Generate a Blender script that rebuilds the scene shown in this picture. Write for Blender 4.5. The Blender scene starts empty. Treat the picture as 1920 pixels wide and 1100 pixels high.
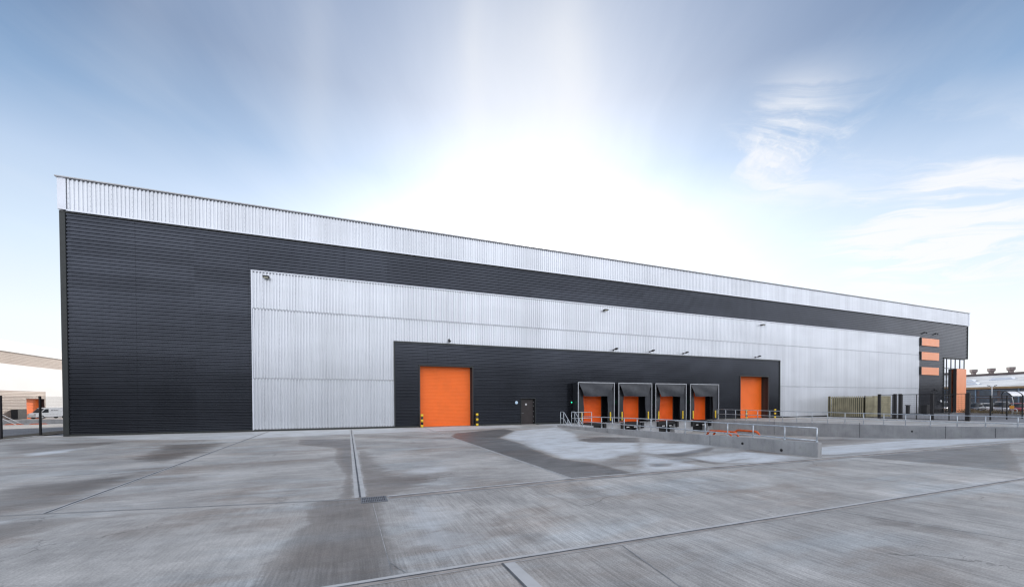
import bpy, math, random
from mathutils import Vector, Matrix
random.seed(7)
SC = bpy.context.scene
COL = SC.collection
R = math.radians

# ---------------------------------------------------------------- camera
cam_d = bpy.data.cameras.new("camera")
cam = bpy.data.objects.new("camera", cam_d)
COL.objects.link(cam)
SC.camera = cam
F_PX = 763.667
cam_d.sensor_width = 36.0
cam_d.lens = F_PX / 1920 * 36
cam_d.shift_y = 213.4 / 1920
cam_d.clip_end = 6000
YAW, PITCH, ROLL = R(21.7978), R(0.8136), R(-0.2109)
CAM_Y, CAM_H = -32.80, 2.0
fw = Vector((math.sin(YAW) * math.cos(PITCH), math.cos(YAW) * math.cos(PITCH), -math.sin(PITCH)))
r0 = Vector((math.cos(YAW), -math.sin(YAW), 0))
u0 = r0.cross(fw)
cr, sr = math.cos(ROLL), math.sin(ROLL)
rt, up = r0 * cr + u0 * sr, u0 * cr - r0 * sr
M = Matrix((rt, up, -fw)).transposed().to_4x4()
M.translation = Vector((0, CAM_Y, CAM_H))
cam.matrix_world = M

# ---------------------------------------------------------------- node helper
class NT:
    def __init__(s, nt):
        s.nt = nt; nt.nodes.clear()
    def n(s, t, **kw):
        nd = s.nt.nodes.new(t)
        for k, v in kw.items(): setattr(nd, k, v)
        return nd
    def set(s, sock, v):
        if v is None: return
        if hasattr(v, 'links') or isinstance(v, bpy.types.NodeSocket): s.nt.links.new(v, sock)
        else:
            if sock.type == 'RGBA' and len(v) == 3: v = (*v, 1)
            sock.default_value = v
    def m(s, op, a, b=None, c=None, clamp=False):
        nd = s.n('ShaderNodeMath', operation=op, use_clamp=clamp)
        s.set(nd.inputs[0], a)
        if b is not None: s.set(nd.inputs[1], b)
        if c is not None: s.set(nd.inputs[2], c)
        return nd.outputs[0]
    def vm(s, op, a, b=None, out=0):
        nd = s.n('ShaderNodeVectorMath', operation=op)
        s.set(nd.inputs[0], a)
        if b is not None: s.set(nd.inputs[1], b)
        return nd.outputs['Value'] if op in ('DOT_PRODUCT', 'LENGTH') else nd.outputs[0]
    def mix(s, f, a, b, mode='MIX'):
        nd = s.n('ShaderNodeMix', data_type='RGBA', blend_type=mode)
        s.set(nd.inputs[0], f); s.set(nd.inputs[6], a); s.set(nd.inputs[7], b)
        return nd.outputs[2]
    def noise(s, vec, scale=1, detail=3, rough=.5, dist=0):
        nd = s.n('ShaderNodeTexNoise')
        s.set(nd.inputs['Vector'], vec)
        nd.inputs['Scale'].default_value = scale; nd.inputs['Detail'].default_value = detail
        nd.inputs['Roughness'].default_value = rough; nd.inputs['Distortion'].default_value = dist
        return nd.outputs['Fac']
    def ss(s, x, a, b, lo=0., hi=1.):
        nd = s.n('ShaderNodeMapRange', interpolation_type='SMOOTHSTEP')
        s.set(nd.inputs[0], x); nd.inputs[1].default_value = a; nd.inputs[2].default_value = b
        nd.inputs[3].default_value = lo; nd.inputs[4].default_value = hi
        return nd.outputs[0]
    def ramp(s, x, stops):
        nd = s.n('ShaderNodeValToRGB'); s.set(nd.inputs[0], x)
        el = nd.color_ramp.elements
        while len(el) < len(stops): el.new(1)
        for e, (p, c) in zip(el, stops): e.position = p; e.color = (*c, 1)
        return nd.outputs[0]
    def sep(s, v):
        nd = s.n('ShaderNodeSeparateXYZ'); s.set(nd.inputs[0], v); return nd.outputs
    def comb(s, x, y, z):
        nd = s.n('ShaderNodeCombineXYZ'); s.set(nd.inputs[0], x); s.set(nd.inputs[1], y); s.set(nd.inputs[2], z)
        return nd.outputs[0]
    def mul(s, v, xyz): return s.vm('MULTIPLY', v, xyz)

# ---------------------------------------------------------------- world and sun
SUN_AZ, SUN_EL = R(24.1), R(20.4)       # azimuth measured from +Y towards +X
sun_dir = Vector((math.sin(SUN_AZ) * math.cos(SUN_EL), math.cos(SUN_AZ) * math.cos(SUN_EL), math.sin(SUN_EL)))
W = bpy.data.worlds.new("World"); SC.world = W; W.use_nodes = True
t = NT(W.node_tree)
tc = t.n('ShaderNodeTexCoord')
d = t.vm('NORMALIZE', tc.outputs['Generated'])
dx, dy, dz = t.sep(d)
sky = t.n('ShaderNodeTexSky', sky_type='NISHITA', sun_disc=False)
sky.sun_elevation = SUN_EL; sky.sun_rotation = SUN_AZ; sky.air_density = 1.0; sky.dust_density = 0.6; sky.ozone_density = 1.5
base = t.ramp(t.m('MAXIMUM', dz, 0.0), [(0, (.86, .88, .90)), (.14, (.83, .88, .93)), (.26, (.64, .755, .88)), (.38, (.45, .57, .75)), (.47, (.19, .325, .53)), (.58, (.085, .17, .33)), (1, (.10, .165, .31))])
base = t.mix(1.0, base, t.mix(1.0, sky.outputs[0], (.02, .02, .02), 'MULTIPLY'), 'ADD')
cs = t.m('MAXIMUM', t.vm('DOT_PRODUCT', d, tuple(sun_dir)), 0.0)
# thin high cloud veil, streaked
pr = t.comb(t.m('DIVIDE', dx, t.m('ADD', t.m('MAXIMUM', dz, 0), .12)), t.m('DIVIDE', dy, t.m('ADD', t.m('MAXIMUM', dz, 0), .12)), 0.0)
rot = t.n('ShaderNodeVectorRotate', rotation_type='Z_AXIS'); t.set(rot.inputs['Vector'], pr); rot.inputs['Angle'].default_value = R(22)
warp = t.noise(rot.outputs[0], .9, 3)
st = t.vm('ADD', t.mul(rot.outputs[0], (1.7, .32, 1)), t.comb(t.m('MULTIPLY', warp, .9), 0.0, 0.0))
n1 = t.noise(st, 1.5, 7, .6)
n2 = t.noise(t.mul(rot.outputs[0], (1, .6, 1)), 1.3, 6, .55, .6)
glow = t.m('ADD', t.m('MULTIPLY', t.m('POWER', cs, 6), .52), t.m('ADD', t.m('MULTIPLY', t.m('POWER', cs, 20), .45), t.m('MULTIPLY', t.m('POWER', cs, 500), 3.0)))
glow = t.m('MULTIPLY', glow, t.ss(n1, .25, .75, .90, 1.10))
col = t.mix(1.0, base, t.mix(1.0, t.comb(glow, glow, glow), (1.0, .97, .925), 'MULTIPLY'), 'ADD')
def lobe(v, k): return t.m('POWER', t.m('MAXIMUM', t.vm('DOT_PRODUCT', d, v), 0.0), k)
rot2 = t.n('ShaderNodeVectorRotate', rotation_type='Z_AXIS'); t.set(rot2.inputs['Vector'], pr); rot2.inputs['Angle'].default_value = R(-62)
w2_ = t.vm('ADD', t.mul(rot2.outputs[0], (2.6, .9, 1)), t.comb(t.m('MULTIPLY', warp, 2.2), t.m('MULTIPLY', n2, 1.2), 0.0))
n3 = t.noise(w2_, 2.1, 8, .62, .5)
lm = t.m('ADD', t.m('ADD', t.m('MULTIPLY', lobe((.7248, .51, .4632), 300), .85), lobe((.9083, .3236, .2651), 170)), t.m('ADD', t.m('MULTIPLY', lobe((.868, .4272, .2529), 300), .6), t.m('MULTIPLY', lobe((.82, .44, .40), 60), .12)))
wisp = t.ss(t.m('MULTIPLY', t.ss(n3, .33, .66), t.m('MINIMUM', lm, 1.0)), .05, .75)
veil = t.m('MULTIPLY', t.ss(n1, .45, .85), .12)
veil = t.m('MULTIPLY', veil, t.ss(dz, .05, .3))
col = t.mix(veil, col, (.88, .9, .93))
col = t.mix(t.m('MULTIPLY', wisp, .85), col, (1.0, 1.0, 1.02))
# broad bright sky opposite the sun
az_ = t.m('ARCTAN2', dx, dy)
rays = 0.0
for a0, w0, amp in ((16.6, 2.0, .18), (30.2, 3.6, .27), (24.0, 12.0, .40), (-3.5, 2.2, .12), (-20, 4, .07)):
    q = t.m('DIVIDE', t.m('SUBTRACT', t.m('ADD', az_, t.m('MULTIPLY', t.m('SUBTRACT', warp, .5), .10)), R(a0)), R(w0))
    gq = t.m('MULTIPLY', t.m('POWER', 2.71828, t.m('MULTIPLY', t.m('MULTIPLY', q, q), -1.0)), amp)
    rays = t.m('ADD', rays, gq)
rays = t.m('MULTIPLY', rays, t.m('MULTIPLY', t.ss(dz, .38, .52), t.m('MULTIPLY', t.ss(dz, .85, .60), t.ss(n2, .25, .7, .6, 1.15))))
col = t.mix(rays, col, (1.0, 1.0, 1.0))
back = t.ss(dy, .22, -.30)
col = t.mix(back, col, t.mix(t.ss(n2, .3, .7), (1.32, 1.39, 1.54), (1.66, 1.69, 1.78)))
low = t.m('MULTIPLY', t.ss(dz, .10, .0), back)
col = t.mix(low, col, (.95, .98, 1.02))
bg = t.n('ShaderNodeBackground'); t.set(bg.inputs[0], col); bg.inputs[1].default_value = 1.0
out = t.n('ShaderNodeOutputWorld'); t.nt.links.new(bg.outputs[0], out.inputs[0])
sd = bpy.data.lights.new("sun", 'SUN'); sd.energy = 4.0; sd.angle = R(0.5); sd.color = (1, .93, .84)
so = bpy.data.objects.new("sun", sd); COL.objects.link(so)
so.rotation_euler = sun_dir.to_track_quat('Z', 'Y').to_euler()
so.location = (30, 60, 40)
SC.view_settings.view_transform = 'Standard'; SC.view_settings.look = 'None'
SC.view_settings.exposure = 0.0; SC.view_settings.gamma = 1.0; SC.view_settings.use_curve_mapping = False
SC.cycles.max_bounces = 8
SC.cycles.use_denoising = True
SC.cycles.filter_width = 1.3
SC.cycles.sample_clamp_indirect = 4.0

# ---------------------------------------------------------------- mesh helper
class MB:
    def __init__(s): s.v = []; s.f = []; s.sm = []
    def face(s, pts, smooth=False):
        k = len(s.v); s.v += [tuple(p) for p in pts]; s.f.append(tuple(range(k, k + len(pts)))); s.sm.append(smooth); return s
    def box(s, x0, x1, y0, y1, z0, z1):
        if x0 > x1: x0, x1 = x1, x0
        if y0 > y1: y0, y1 = y1, y0
        if z0 > z1: z0, z1 = z1, z0
        k = len(s.v)
        s.v += [(x0, y0, z0), (x1, y0, z0), (x1, y1, z0), (x0, y1, z0), (x0, y0, z1), (x1, y0, z1), (x1, y1, z1), (x0, y1, z1)]
        for q in ((0, 3, 2, 1), (4, 5, 6, 7), (0, 1, 5, 4), (1, 2, 6, 5), (2, 3, 7, 6), (3, 0, 4, 7)):
            s.f.append(tuple(k + i for i in q)); s.sm.append(False)
        return s
    def prism(s, prof, axis, a, b):
        """closed 2D profile extruded along an axis: x -> prof is (y,z); y -> (x,z); z -> (x,y)"""
        mk = {'x': lambda p, c: (c, p[0], p[1]), 'y': lambda p, c: (p[0], c, p[1]), 'z': lambda p, c: (p[0], p[1], c)}[axis]
        n = len(prof); k = len(s.v)
        s.v += [mk(p, a) for p in prof] + [mk(p, b) for p in prof]
        s.f.append(tuple(k + i for i in range(n))[::-1]); s.sm.append(False)
        s.f.append(tuple(k + n + i for i in range(n))); s.sm.append(False)
        for i in range(n):
            j = (i + 1) % n; s.f.append((k + i, k + j, k + n + j, k + n + i)); s.sm.append(False)
        return s
    def tube(s, pts, r, n=8, cap=True, rr=None):
        pts = [Vector(p) for p in pts]; k = len(s.v)
        for i, p in enumerate(pts):
            a = pts[max(i - 1, 0)]; b = pts[min(i + 1, len(pts) - 1)]
            tg = (b - a).normalized()
            ref = Vector((0, 0, 1)) if abs(tg.z) < .9 else Vector((1, 0, 0))
            e1 = tg.cross(ref).normalized(); e2 = tg.cross(e1)
            q = rr[i] if rr else r
            for j in range(n):
                an = 2 * math.pi * j / n
                s.v.append(tuple(p + e1 * math.cos(an) * q + e2 * math.sin(an) * q))
        for i in range(len(pts) - 1):
            for j in range(n):
                j2 = (j + 1) % n
                s.f.append((k + i * n + j, k + i * n + j2, k + (i + 1) * n + j2, k + (i + 1) * n + j)); s.sm.append(True)
        if cap:
            s.f.append(tuple(k + j for j in range(n))[::-1]); s.sm.append(False)
            s.f.append(tuple(k + (len(pts) - 1) * n + j for j in range(n))); s.sm.append(False)
        return s
    def xf(s, mat):
        s.v = [tuple(mat @ Vector(p)) for p in s.v]; return s
    def build(s, name, mat, parent=None, loc=None, bevel=0):
        me = bpy.data.meshes.new(name); me.from_pydata(s.v, [], s.f)
        me.polygons.foreach_set('use_smooth', s.sm); me.update()
        if mat: me.materials.append(mat)
        o = bpy.data.objects.new(name, me); COL.objects.link(o)
        if parent: o.parent = parent
        if loc: o.location = loc
        if bevel:
            b = o.modifiers.new('bevel', 'BEVEL'); b.width = bevel; b.segments = 2; b.limit_method = 'ANGLE'
        return o

def tag(o, label=None, cat=None, group=None, kind=None):
    if label: o['label'] = label
    if cat: o['category'] = cat
    if group: o['group'] = group
    if kind: o['kind'] = kind
    return o
def empty(name, loc, label, cat, group=None, rz=0):
    o = bpy.data.objects.new(name, None); COL.objects.link(o); o.location = loc; o.rotation_euler.z = rz
    o.empty_display_size = .3
    return tag(o, label, cat, group)
def copy_tree(o, parent=None, loc=None, rz=None, label=None):
    c = o.copy(); COL.objects.link(c)
    if parent: c.parent = parent
    if loc is not None: c.location = loc
    if rz is not None: c.rotation_euler.z = rz
    if label: c['label'] = label
    for ch in [x for x in bpy.data.objects if x.parent == o]: copy_tree(ch, c)
    return c

# ---------------------------------------------------------------- materials
def mat_new(name):
    m = bpy.data.materials.new(name); m.use_nodes = True
    t = NT(m.node_tree)
    b = t.n('ShaderNodeBsdfPrincipled'); o = t.n('ShaderNodeOutputMaterial'); t.nt.links.new(b.outputs[0], o.inputs[0])
    return m, t, b
def simple(name, c, rough=.5, metal=0., var=.08, scale=3., spec=.5, bump=0., em=None, coat=0.):
    m, t, b = mat_new(name)
    co = t.n('ShaderNodeTexCoord').outputs['Object']
    n = t.noise(co, scale, 5, .6)
    f = t.ss(n, .3, .7, 1 - var, 1 + var)
    t.set(b.inputs['Base Color'], t.mix(1.0, c, t.comb(f, f, f), 'MULTIPLY'))
    b.inputs['Metallic'].default_value = metal
    t.set(b.inputs['Roughness'], t.ss(t.noise(co, scale * 4, 3), .3, .7, max(rough - .07, .02), min(rough + .07, 1)))
    b.inputs['Specular IOR Level'].default_value = spec
    b.inputs['Coat Weight'].default_value = coat
    if bump:
        bp = t.n('ShaderNodeBump'); bp.inputs['Distance'].default_value = bump; bp.inputs['Strength'].default_value = .6
        t.set(bp.inputs['Height'], t.noise(co, scale * 8, 5, .6)); t.nt.links.new(bp.outputs[0], b.inputs['Normal'])
    if em:
        t.set(b.inputs['Emission Color'], em[0]); b.inputs['Emission Strength'].default_value = em[1]
    return m

def cladding(name, c, rough, metal, seam_u, seam_axis, spec=.5, pan=.05, dirt=.1, off=0.):
    """painted profiled sheet: small tint differences sheet to sheet, rows of fixings at the laps"""
    m, t, b = mat_new(name)
    co = t.n('ShaderNodeTexCoord').outputs['Object']
    x, y, z = t.sep(co)
    sx = t.m('ADD', x, off)
    cell = t.m('FLOOR', t.m('DIVIDE', sx if seam_axis == 'x' else z, 1.0))
    cell2 = t.m('FLOOR', t.m('DIVIDE', sx, seam_u))
    wn = t.n('ShaderNodeTexWhiteNoise', noise_dimensions='2D'); t.set(wn.inputs['Vector'], t.comb(cell, cell2, 0.0))
    f = t.ss(wn.outputs['Value'], 0, 1, 1 - pan, 1 + pan)
    big = t.ss(t.noise(t.mul(co, (.12, .12, .35)), 1, 4), .3, .7, 1 - dirt, 1 + dirt * .5)
    streak = t.ss(t.noise(t.mul(co, (5, 5, .35)), 1, 4, .6), .35, .75, 1.0, 1 - dirt * .7)
    f = t.m('MULTIPLY', t.m('MULTIPLY', f, big), streak)
    # fixings at laps
    a = t.m('ABSOLUTE', t.m('SUBTRACT', t.m('FRACT', t.m('DIVIDE', sx, seam_u)), .5))
    line = t.m('LESS_THAN', a, .014 / seam_u)
    dz_ = t.m('ABSOLUTE', t.m('SUBTRACT', t.m('FRACT', t.m('DIVIDE', z, .30)), .5))
    dot = t.m('MULTIPLY', line, t.m('LESS_THAN', dz_, .09))
    dark = t.m('ADD', t.m('MULTIPLY', line, .12 if seam_axis == 'x' else .25), t.m('MULTIPLY', dot, .45))
    f = t.m('MULTIPLY', f, t.m('SUBTRACT', 1.0, dark))
    t.set(b.inputs['Base Color'], t.mix(1.0, c, t.comb(f, f, f), 'MULTIPLY'))
    b.inputs['Metallic'].default_value = metal; b.inputs['Specular IOR Level'].default_value = spec
    t.set(b.inputs['Roughness'], t.ss(t.noise(co, .3, 3), .3, .7, rough - .02, rough + .04))
    return m

def concrete_wall(name, c, stain=.18):
    m, t, b = mat_new(name)
    co = t.n('ShaderNodeTexCoord').outputs['Object']
    x, y, z = t.sep(co)
    n = t.noise(co, 1.3, 6, .6)
    f = t.ss(n, .3, .72, 1 - stain, 1 + stain * .5)
    run = t.ss(t.noise(t.mul(co, (6, 6, .8)), 1, 5, .65), .45, .8, 1.0, 1 - stain)
    sp = t.ss(t.noise(co, 38, 3, .6), .35, .7, .94, 1.05)
    pit = t.ss(t.noise(co, 14, 2, .5), .68, .76, 1.0, .6)
    f = t.m('MULTIPLY', t.m('MULTIPLY', f, run), t.m('MULTIPLY', sp, pit))
    cc = t.mix(1.0, c, t.comb(f, f, f), 'MULTIPLY')
    moss = t.m('MULTIPLY', t.ss(t.noise(co, 2.6, 5, .7), .52, .75), .35)
    cc = t.mix(moss, cc, (.17, .19, .14))
    t.set(b.inputs['Base Color'], cc); b.inputs['Roughness'].default_value = .85
    b.inputs['Specular IOR Level'].default_value = .25
    bp = t.n('ShaderNodeBump'); bp.inputs['Distance'].default_value = .006
    t.set(bp.inputs['Height'], t.noise(co, 22, 5, .6)); t.nt.links.new(bp.outputs[0], b.inputs['Normal'])
    return m

def yard_material():
    m, t, b = mat_new('yard_concrete')
    co = t.n('ShaderNodeTexCoord').outputs['Object']
    x, y, z = t.sep(co)
    at = t.n('ShaderNodeAttribute', attribute_name='wear')
    dampA, paleA, slab = t.sep(at.outputs['Vector'])
    front = t.ss(y, -23.75, -23.65, 1, 0)           # the band of bays nearest the yard entrance is tined across
    wob = t.noise(co, .5, 3)
    cw = t.vm('ADD', co, t.comb(t.m('MULTIPLY', wob, .5), t.m('MULTIPLY', wob, .7), 0.0))
    sA = t.noise(t.mul(cw, (.22, 1.3, 1)), 1, 8, .68)
    sA2 = t.noise(t.mul(cw, (.5, 7, 1)), 1, 4, .6)
    sB = t.noise(t.mul(cw, (2.4, .42, 1)), 1, 8, .68)
    sB2 = t.noise(t.mul(cw, (16, .5, 1)), 1, 4, .6)
    iso = t.noise(t.mul(t.vm('ADD', cw, (3., 11., 0.)), (.9, 1.5, 1)), 1, 8, .68)
    rgt = t.ss(x, -1.5, 3.0)
    sB = t.m('ADD', t.m('MULTIPLY', sB, rgt), t.m('MULTIPLY', iso, t.m('SUBTRACT', 1.0, rgt)))
    sB2 = t.m('ADD', .5, t.m('MULTIPLY', t.m('SUBTRACT', sB2, .5), t.ss(x, -1.5, 3.0, .35, 1.0)))
    sA = t.m('ADD', t.m('MULTIPLY', sA, .7), t.m('MULTIPLY', iso, .3))
    def bl(a, b_): return t.m('ADD', t.m('MULTIPLY', a, t.m('SUBTRACT', 1.0, front)), t.m('MULTIPLY', b_, front))
    s1 = bl(sA, sB); s2 = bl(sA2, sB2)
    c = t.mix(t.ss(t.noise(co, .22, 4), .35, .65), (.350, .338, .325), (.415, .402, .385))
    brown = t.m('MULTIPLY', t.ss(t.noise(t.mul(co, (.35, .6, 1)), .8, 5, .6), .48, .66), .8)
    c = t.mix(brown, c, (.29, .255, .228))
    blue = t.m('MULTIPLY', t.ss(t.noise(t.vm('ADD', t.mul(cw, (.2, .8, 1)), (31., 7., 0.)), .9, 5, .6), .48, .66), .75)
    c = t.mix(blue, c, (.40, .42, .43))
    # soft scattered pale laitance patches
    lt = t.m('MULTIPLY', t.ss(t.noise(t.vm('ADD', t.mul(cw, (1, 1.6, 1)), (5., 40., 0.)), .55, 6, .65), .55, .72), .35)
    c = t.mix(lt, c, (.52, .51, .50))
    f = t.m('MULTIPLY', t.ss(s1, .28, .72, .83, 1.14), t.ss(s2, .28, .72, .93, 1.06))
    # individual tine grooves
    tx = t.noise(t.mul(co, (34, 1.1, 1)), 1, 2, .5)
    ty = t.noise(t.mul(co, (1.1, 34, 1)), 1, 2, .5)
    tn = bl(ty, tx)
    mot = t.m('MULTIPLY', t.ss(t.noise(t.mul(cw, (1, 1, 1)), .45, 9, .7), .3, .7, .80, 1.17), t.ss(t.noise(co, 6, 5, .7), .3, .7, .93, 1.06))
    tamp = t.m('MAXIMUM', t.m('MAXIMUM', rgt, t.ss(y, -27.1, -27.4)), .45)
    f = t.m('MULTIPLY', f, t.m('ADD', 1.0, t.m('MULTIPLY', tamp, t.ss(tn, .3, .7, -.16, .13))))
    f = t.m('MULTIPLY', f, t.m('ADD', 1.0, t.m('MULTIPLY', t.m('MULTIPLY', t.ss(y, -27.25, -27.4), t.ss(y, -28.1, -28.0)), .07)))
    sp = t.noise(co, 48, 5, .75)
    f = t.m('MULTIPLY', t.m('MULTIPLY', f, mot), t.ss(sp, .3, .7, .78, 1.19))
    f = t.m('MULTIPLY', f, t.ss(slab, 0, 1, .90, 1.08))
    # faint turning tyre scuffs
    vo = t.n('ShaderNodeTexVoronoi', feature='DISTANCE_TO_EDGE'); t.set(vo.inputs['Vector'], t.mul(co, (1, .7, 0))); vo.inputs['Scale'].default_value = .11
    ring = t.m('ABSOLUTE', t.m('SUBTRACT', vo.outputs['Distance'], .16))
    scuff = t.m('MULTIPLY', t.ss(ring, .012, .0), t.ss(t.noise(co, .7, 3), .5, .7))
    f = t.m('MULTIPLY', f, t.m('SUBTRACT', 1.0, t.m('MULTIPLY', scuff, .22)))
    vc = t.n('ShaderNodeTexVoronoi', feature='DISTANCE_TO_EDGE'); t.set(vc.inputs['Vector'], t.vm('ADD', co, t.comb(t.m('MULTIPLY', iso, 1.2), t.m('MULTIPLY', wob, 1.5), 0.0))); vc.inputs['Scale'].default_value = .33
    crack = t.m('MULTIPLY', t.ss(vc.outputs['Distance'], .004, .0015), t.ss(t.noise(co, .35, 2), .56, .62))
    f = t.m('MULTIPLY', f, t.m('SUBTRACT', 1.0, t.m('MULTIPLY', crack, .4)))
    c = t.mix(1.0, c, t.comb(f, f, f), 'MULTIPLY')
    edge = t.m('ADD', t.m('MULTIPLY', t.m('SUBTRACT', t.noise(t.mul(cw, (.7, 2.2, 1)), .9, 7, .66), .5), 1.1), t.m('MULTIPLY', t.m('SUBTRACT', sp, .5), .12))
    pale = t.m('MULTIPLY', t.ss(t.m('ADD', paleA, t.m('MULTIPLY', edge, 1.0)), .38, .58), t.ss(paleA, .4, 1.0, .35, 1.0))
    c = t.mix(t.m('MULTIPLY', pale, t.ss(iso, .3, .65, .35, .85)), c, (.60, .635, .67))
    damp = t.m('MULTIPLY', t.ss(t.m('ADD', dampA, t.m('MULTIPLY', edge, .7)), .38, .56), t.ss(dampA, .3, 1.0, .40, 1.0))
    c = t.mix(t.m('MULTIPLY', damp, t.ss(iso, .3, .6, .75, 1.0)), c, t.mix(t.ss(dampA, .75, .95), t.mix(1.0, c, (.42, .375, .345), 'MULTIPLY'), t.mix(1.0, c, (.36, .36, .37), 'MULTIPLY')))
    oil = t.ss(t.noise(co, 1.9, 2, .4), .735, .75)
    c = t.mix(t.m('MULTIPLY', oil, .0), c, (.09, .09, .09))
    t.set(b.inputs['Base Color'], c)
    t.set(b.inputs['Roughness'], t.m('SUBTRACT', t.ss(s1, .3, .7, .62, .78), t.m('MULTIPLY', damp, .22)))
    b.inputs['Specular IOR Level'].default_value = .35
    bp = t.n('ShaderNodeBump'); bp.inputs['Distance'].default_value = .004; bp.inputs['Strength'].default_value = .5
    t.set(bp.inputs['Height'], t.m('ADD', tn, t.m('MULTIPLY', sp, .5))); t.nt.links.new(bp.outputs[0], b.inputs['Normal'])
    return m

SILVER = cladding('silver_sheet', (.70, .725, .77), .30, .60, 1.0, 'x', pan=.035, dirt=.06)
DARK = cladding('anthracite_sheet', (.061, .067, .082), .20, 0.85, 6.1, 'z', spec=.5, pan=.08, dirt=.12, off=3.3)
DTRIM = simple('anthracite_trim', (.026, .03, .03), .4, var=.1)
STRIM = simple('silver_trim', (.78, .81, .88), .4, .25, var=.04, scale=1.)
LAP = simple('shaded_closure', (.28, .29, .31), .7)  # grey that paints the shadow in sheet laps and rib ends
COPING = simple('coping_metal', (.42, .42, .43), .4, .4, var=.06)
ORANGE = simple('orange_slats', (.98, .175, .018), .42, var=.05, scale=.8)
ORANGED = simple('orange_dock_door', (.92, .12, .004), .5, var=.08, scale=.8)
ORANGEP = simple('orange_panel', (.98, .37, .18), .35, var=.04, scale=.8)
BLACKV = simple('black_vinyl', (.018, .02, .024), .38, var=.3, scale=3, bump=.02)
GREYV = simple('charcoal_curtain', (.034, .038, .047), .45, var=.22, scale=2.2, bump=.04)
BLACK = simple('black_steel', (.012, .012, .014), .5, var=.15)
ALU = simple('aluminium_edge', (.62, .64, .68), .35, .5, var=.05)
GALV = simple('galvanised_steel', (.52, .56, .60), .42, .55, var=.16, scale=9)
YELLOW = simple('yellow_paint', (.80, .56, .03), .5, var=.12, scale=5)
CONC = concrete_wall('cast_concrete', (.37, .375, .385))
CONCP = concrete_wall('pale_dock_concrete', (.44, .45, .47), .12)
DOORB = simple('bronze_black_door', (.035, .028, .028), .35, var=.1)
WHITE = simple('white_paint', (.78, .79, .80), .4, var=.05)
MARGIN = simple('trowelled_margin', (.44, .44, .44), .7, var=.10, scale=2.5)
MARGINW = simple('pale_saw_cut', (.38, .38, .38), .8, var=.3, scale=8)
MARGINB = simple('stained_margin', (.30, .27, .25), .75, var=.3, scale=2.2)
GROOVE = simple('joint_sealant', (.085, .09, .10), .7, var=.3, scale=5)
FAINT = simple('faint_saw_cut', (.22, .225, .235), .8, var=.3, scale=4)
YARD = yard_material()
ASPH = simple('asphalt', (.17, .175, .19), .8, var=.14, scale=.4, bump=.01)
PALEG = simple('pale_sunlit_road', (.46, .43, .40), .85, var=.12, scale=.3)
SOIL = simple('verge_soil', (.10, .085, .065), .95, var=.4, scale=3, bump=.05)
ROOFM = simple('roof_sheet', (.45, .46, .48), .5, .2, var=.05, scale=.3)

# ---------------------------------------------------------------- ground
POLY_D = [
 [[6.27, -7.32], [10.68, -4.67], [10.51, -7.01], [7.76, -11.51], [7.7, -14.68], [7.11, -17.58], [6.85, -20.31], [7.35, -21.34], [7.4, -24.5], [4.0, -24.5], [4.0, -21.3], [4.0, -19.2], [4.0, -12], [5.3, -10]],
 [[-2.55, -8.07], [1.2, -9.23], [1.2, -19.84], [1.2, -23.9], [-0.2, -23.6], [-0.12, -20.71], [-0.49, -17.62], [-0.55, -13.53], [-2.23, -11.19]],
 [[0.67, -14.07], [1.07, -17.82], [1.23, -21.29], [2.77, -21.93], [1.59, -23.2], [0.83, -24.2], [-1, -24.2], [-1, -16]],
 [[-0.85, -23.0], [0.62, -23.0], [0.62, -26.16], [0.60, -29.], [-1.0, -29.], [-1.1, -27.4], [-.78, -25.6]],
 [[-8.5, -22.9], [-5.32, -23.02], [-3.28, -23.36], [-2.24, -23.66], [-3.13, -23.81], [-4.05, -23.88], [-4.49, -24.47], [-4.62, -24.75], [-7, -25]],
 [[-13.03, -5.51], [-10.97, -5.41], [-10.68, -7.47], [-11.05, -9.66], [-11.87, -10.9], [-11.91, -11.98], [-16.46, -3.99]],
 [[-7.75, -19.27], [-5.82, -18.29], [-5.39, -17.85], [-5.2, -20.78], [-5.3, -22.75], [-7, -22.62]],
 [[-8.42, -8.46], [-5.58, -8.32], [-5.25, -11.85], [-5.39, -15.03], [-5.74, -16.23], [-7.25, -14.71]],
 [[11.08, -14.16], [13.19, -13.32], [14.81, -14.67], [13.2, -16.65], [10.75, -16.03]],
 [[14.36, -19.65], [14.36, -20.06], [12.89, -20.9], [10.91, -21.59], [10.57, -20.55], [11.54, -20.64]],
 [[8.92, -22.27], [9.68, -22.6], [9.12, -23.02], [8.43, -22.94]],
 [[10.61, -22.76], [11.03, -21.93], [11.14, -23.23], [12.15, -22.68], [12.99, -22.77], [10.73, -23.28]],
 [[16.5, -23.3], [30, -23.3], [17.27, -27.64], [17.1, -26.43]],
 [[8.12, -28.12], [8.64, -28.72], [8.83, -29.52], [8.66, -30.22], [8.09, -30.39], [8.04, -29.6], [7.69, -29.05]],
 [[9.79, -25.99], [10.36, -26.98], [10.75, -27.9], [10.26, -27.79], [9.73, -26.94]],
 [[2.22, -24.93], [2.63, -26.2], [2.61, -26.64], [2.87, -27.68], [2.44, -27.95], [1.94, -27.8], [1.97, -27.27], [2.0, -25.9]],
 [[20, -9], [29, -10], [34, -14], [33, -17], [24, -18], [19, -15]],
]
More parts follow.
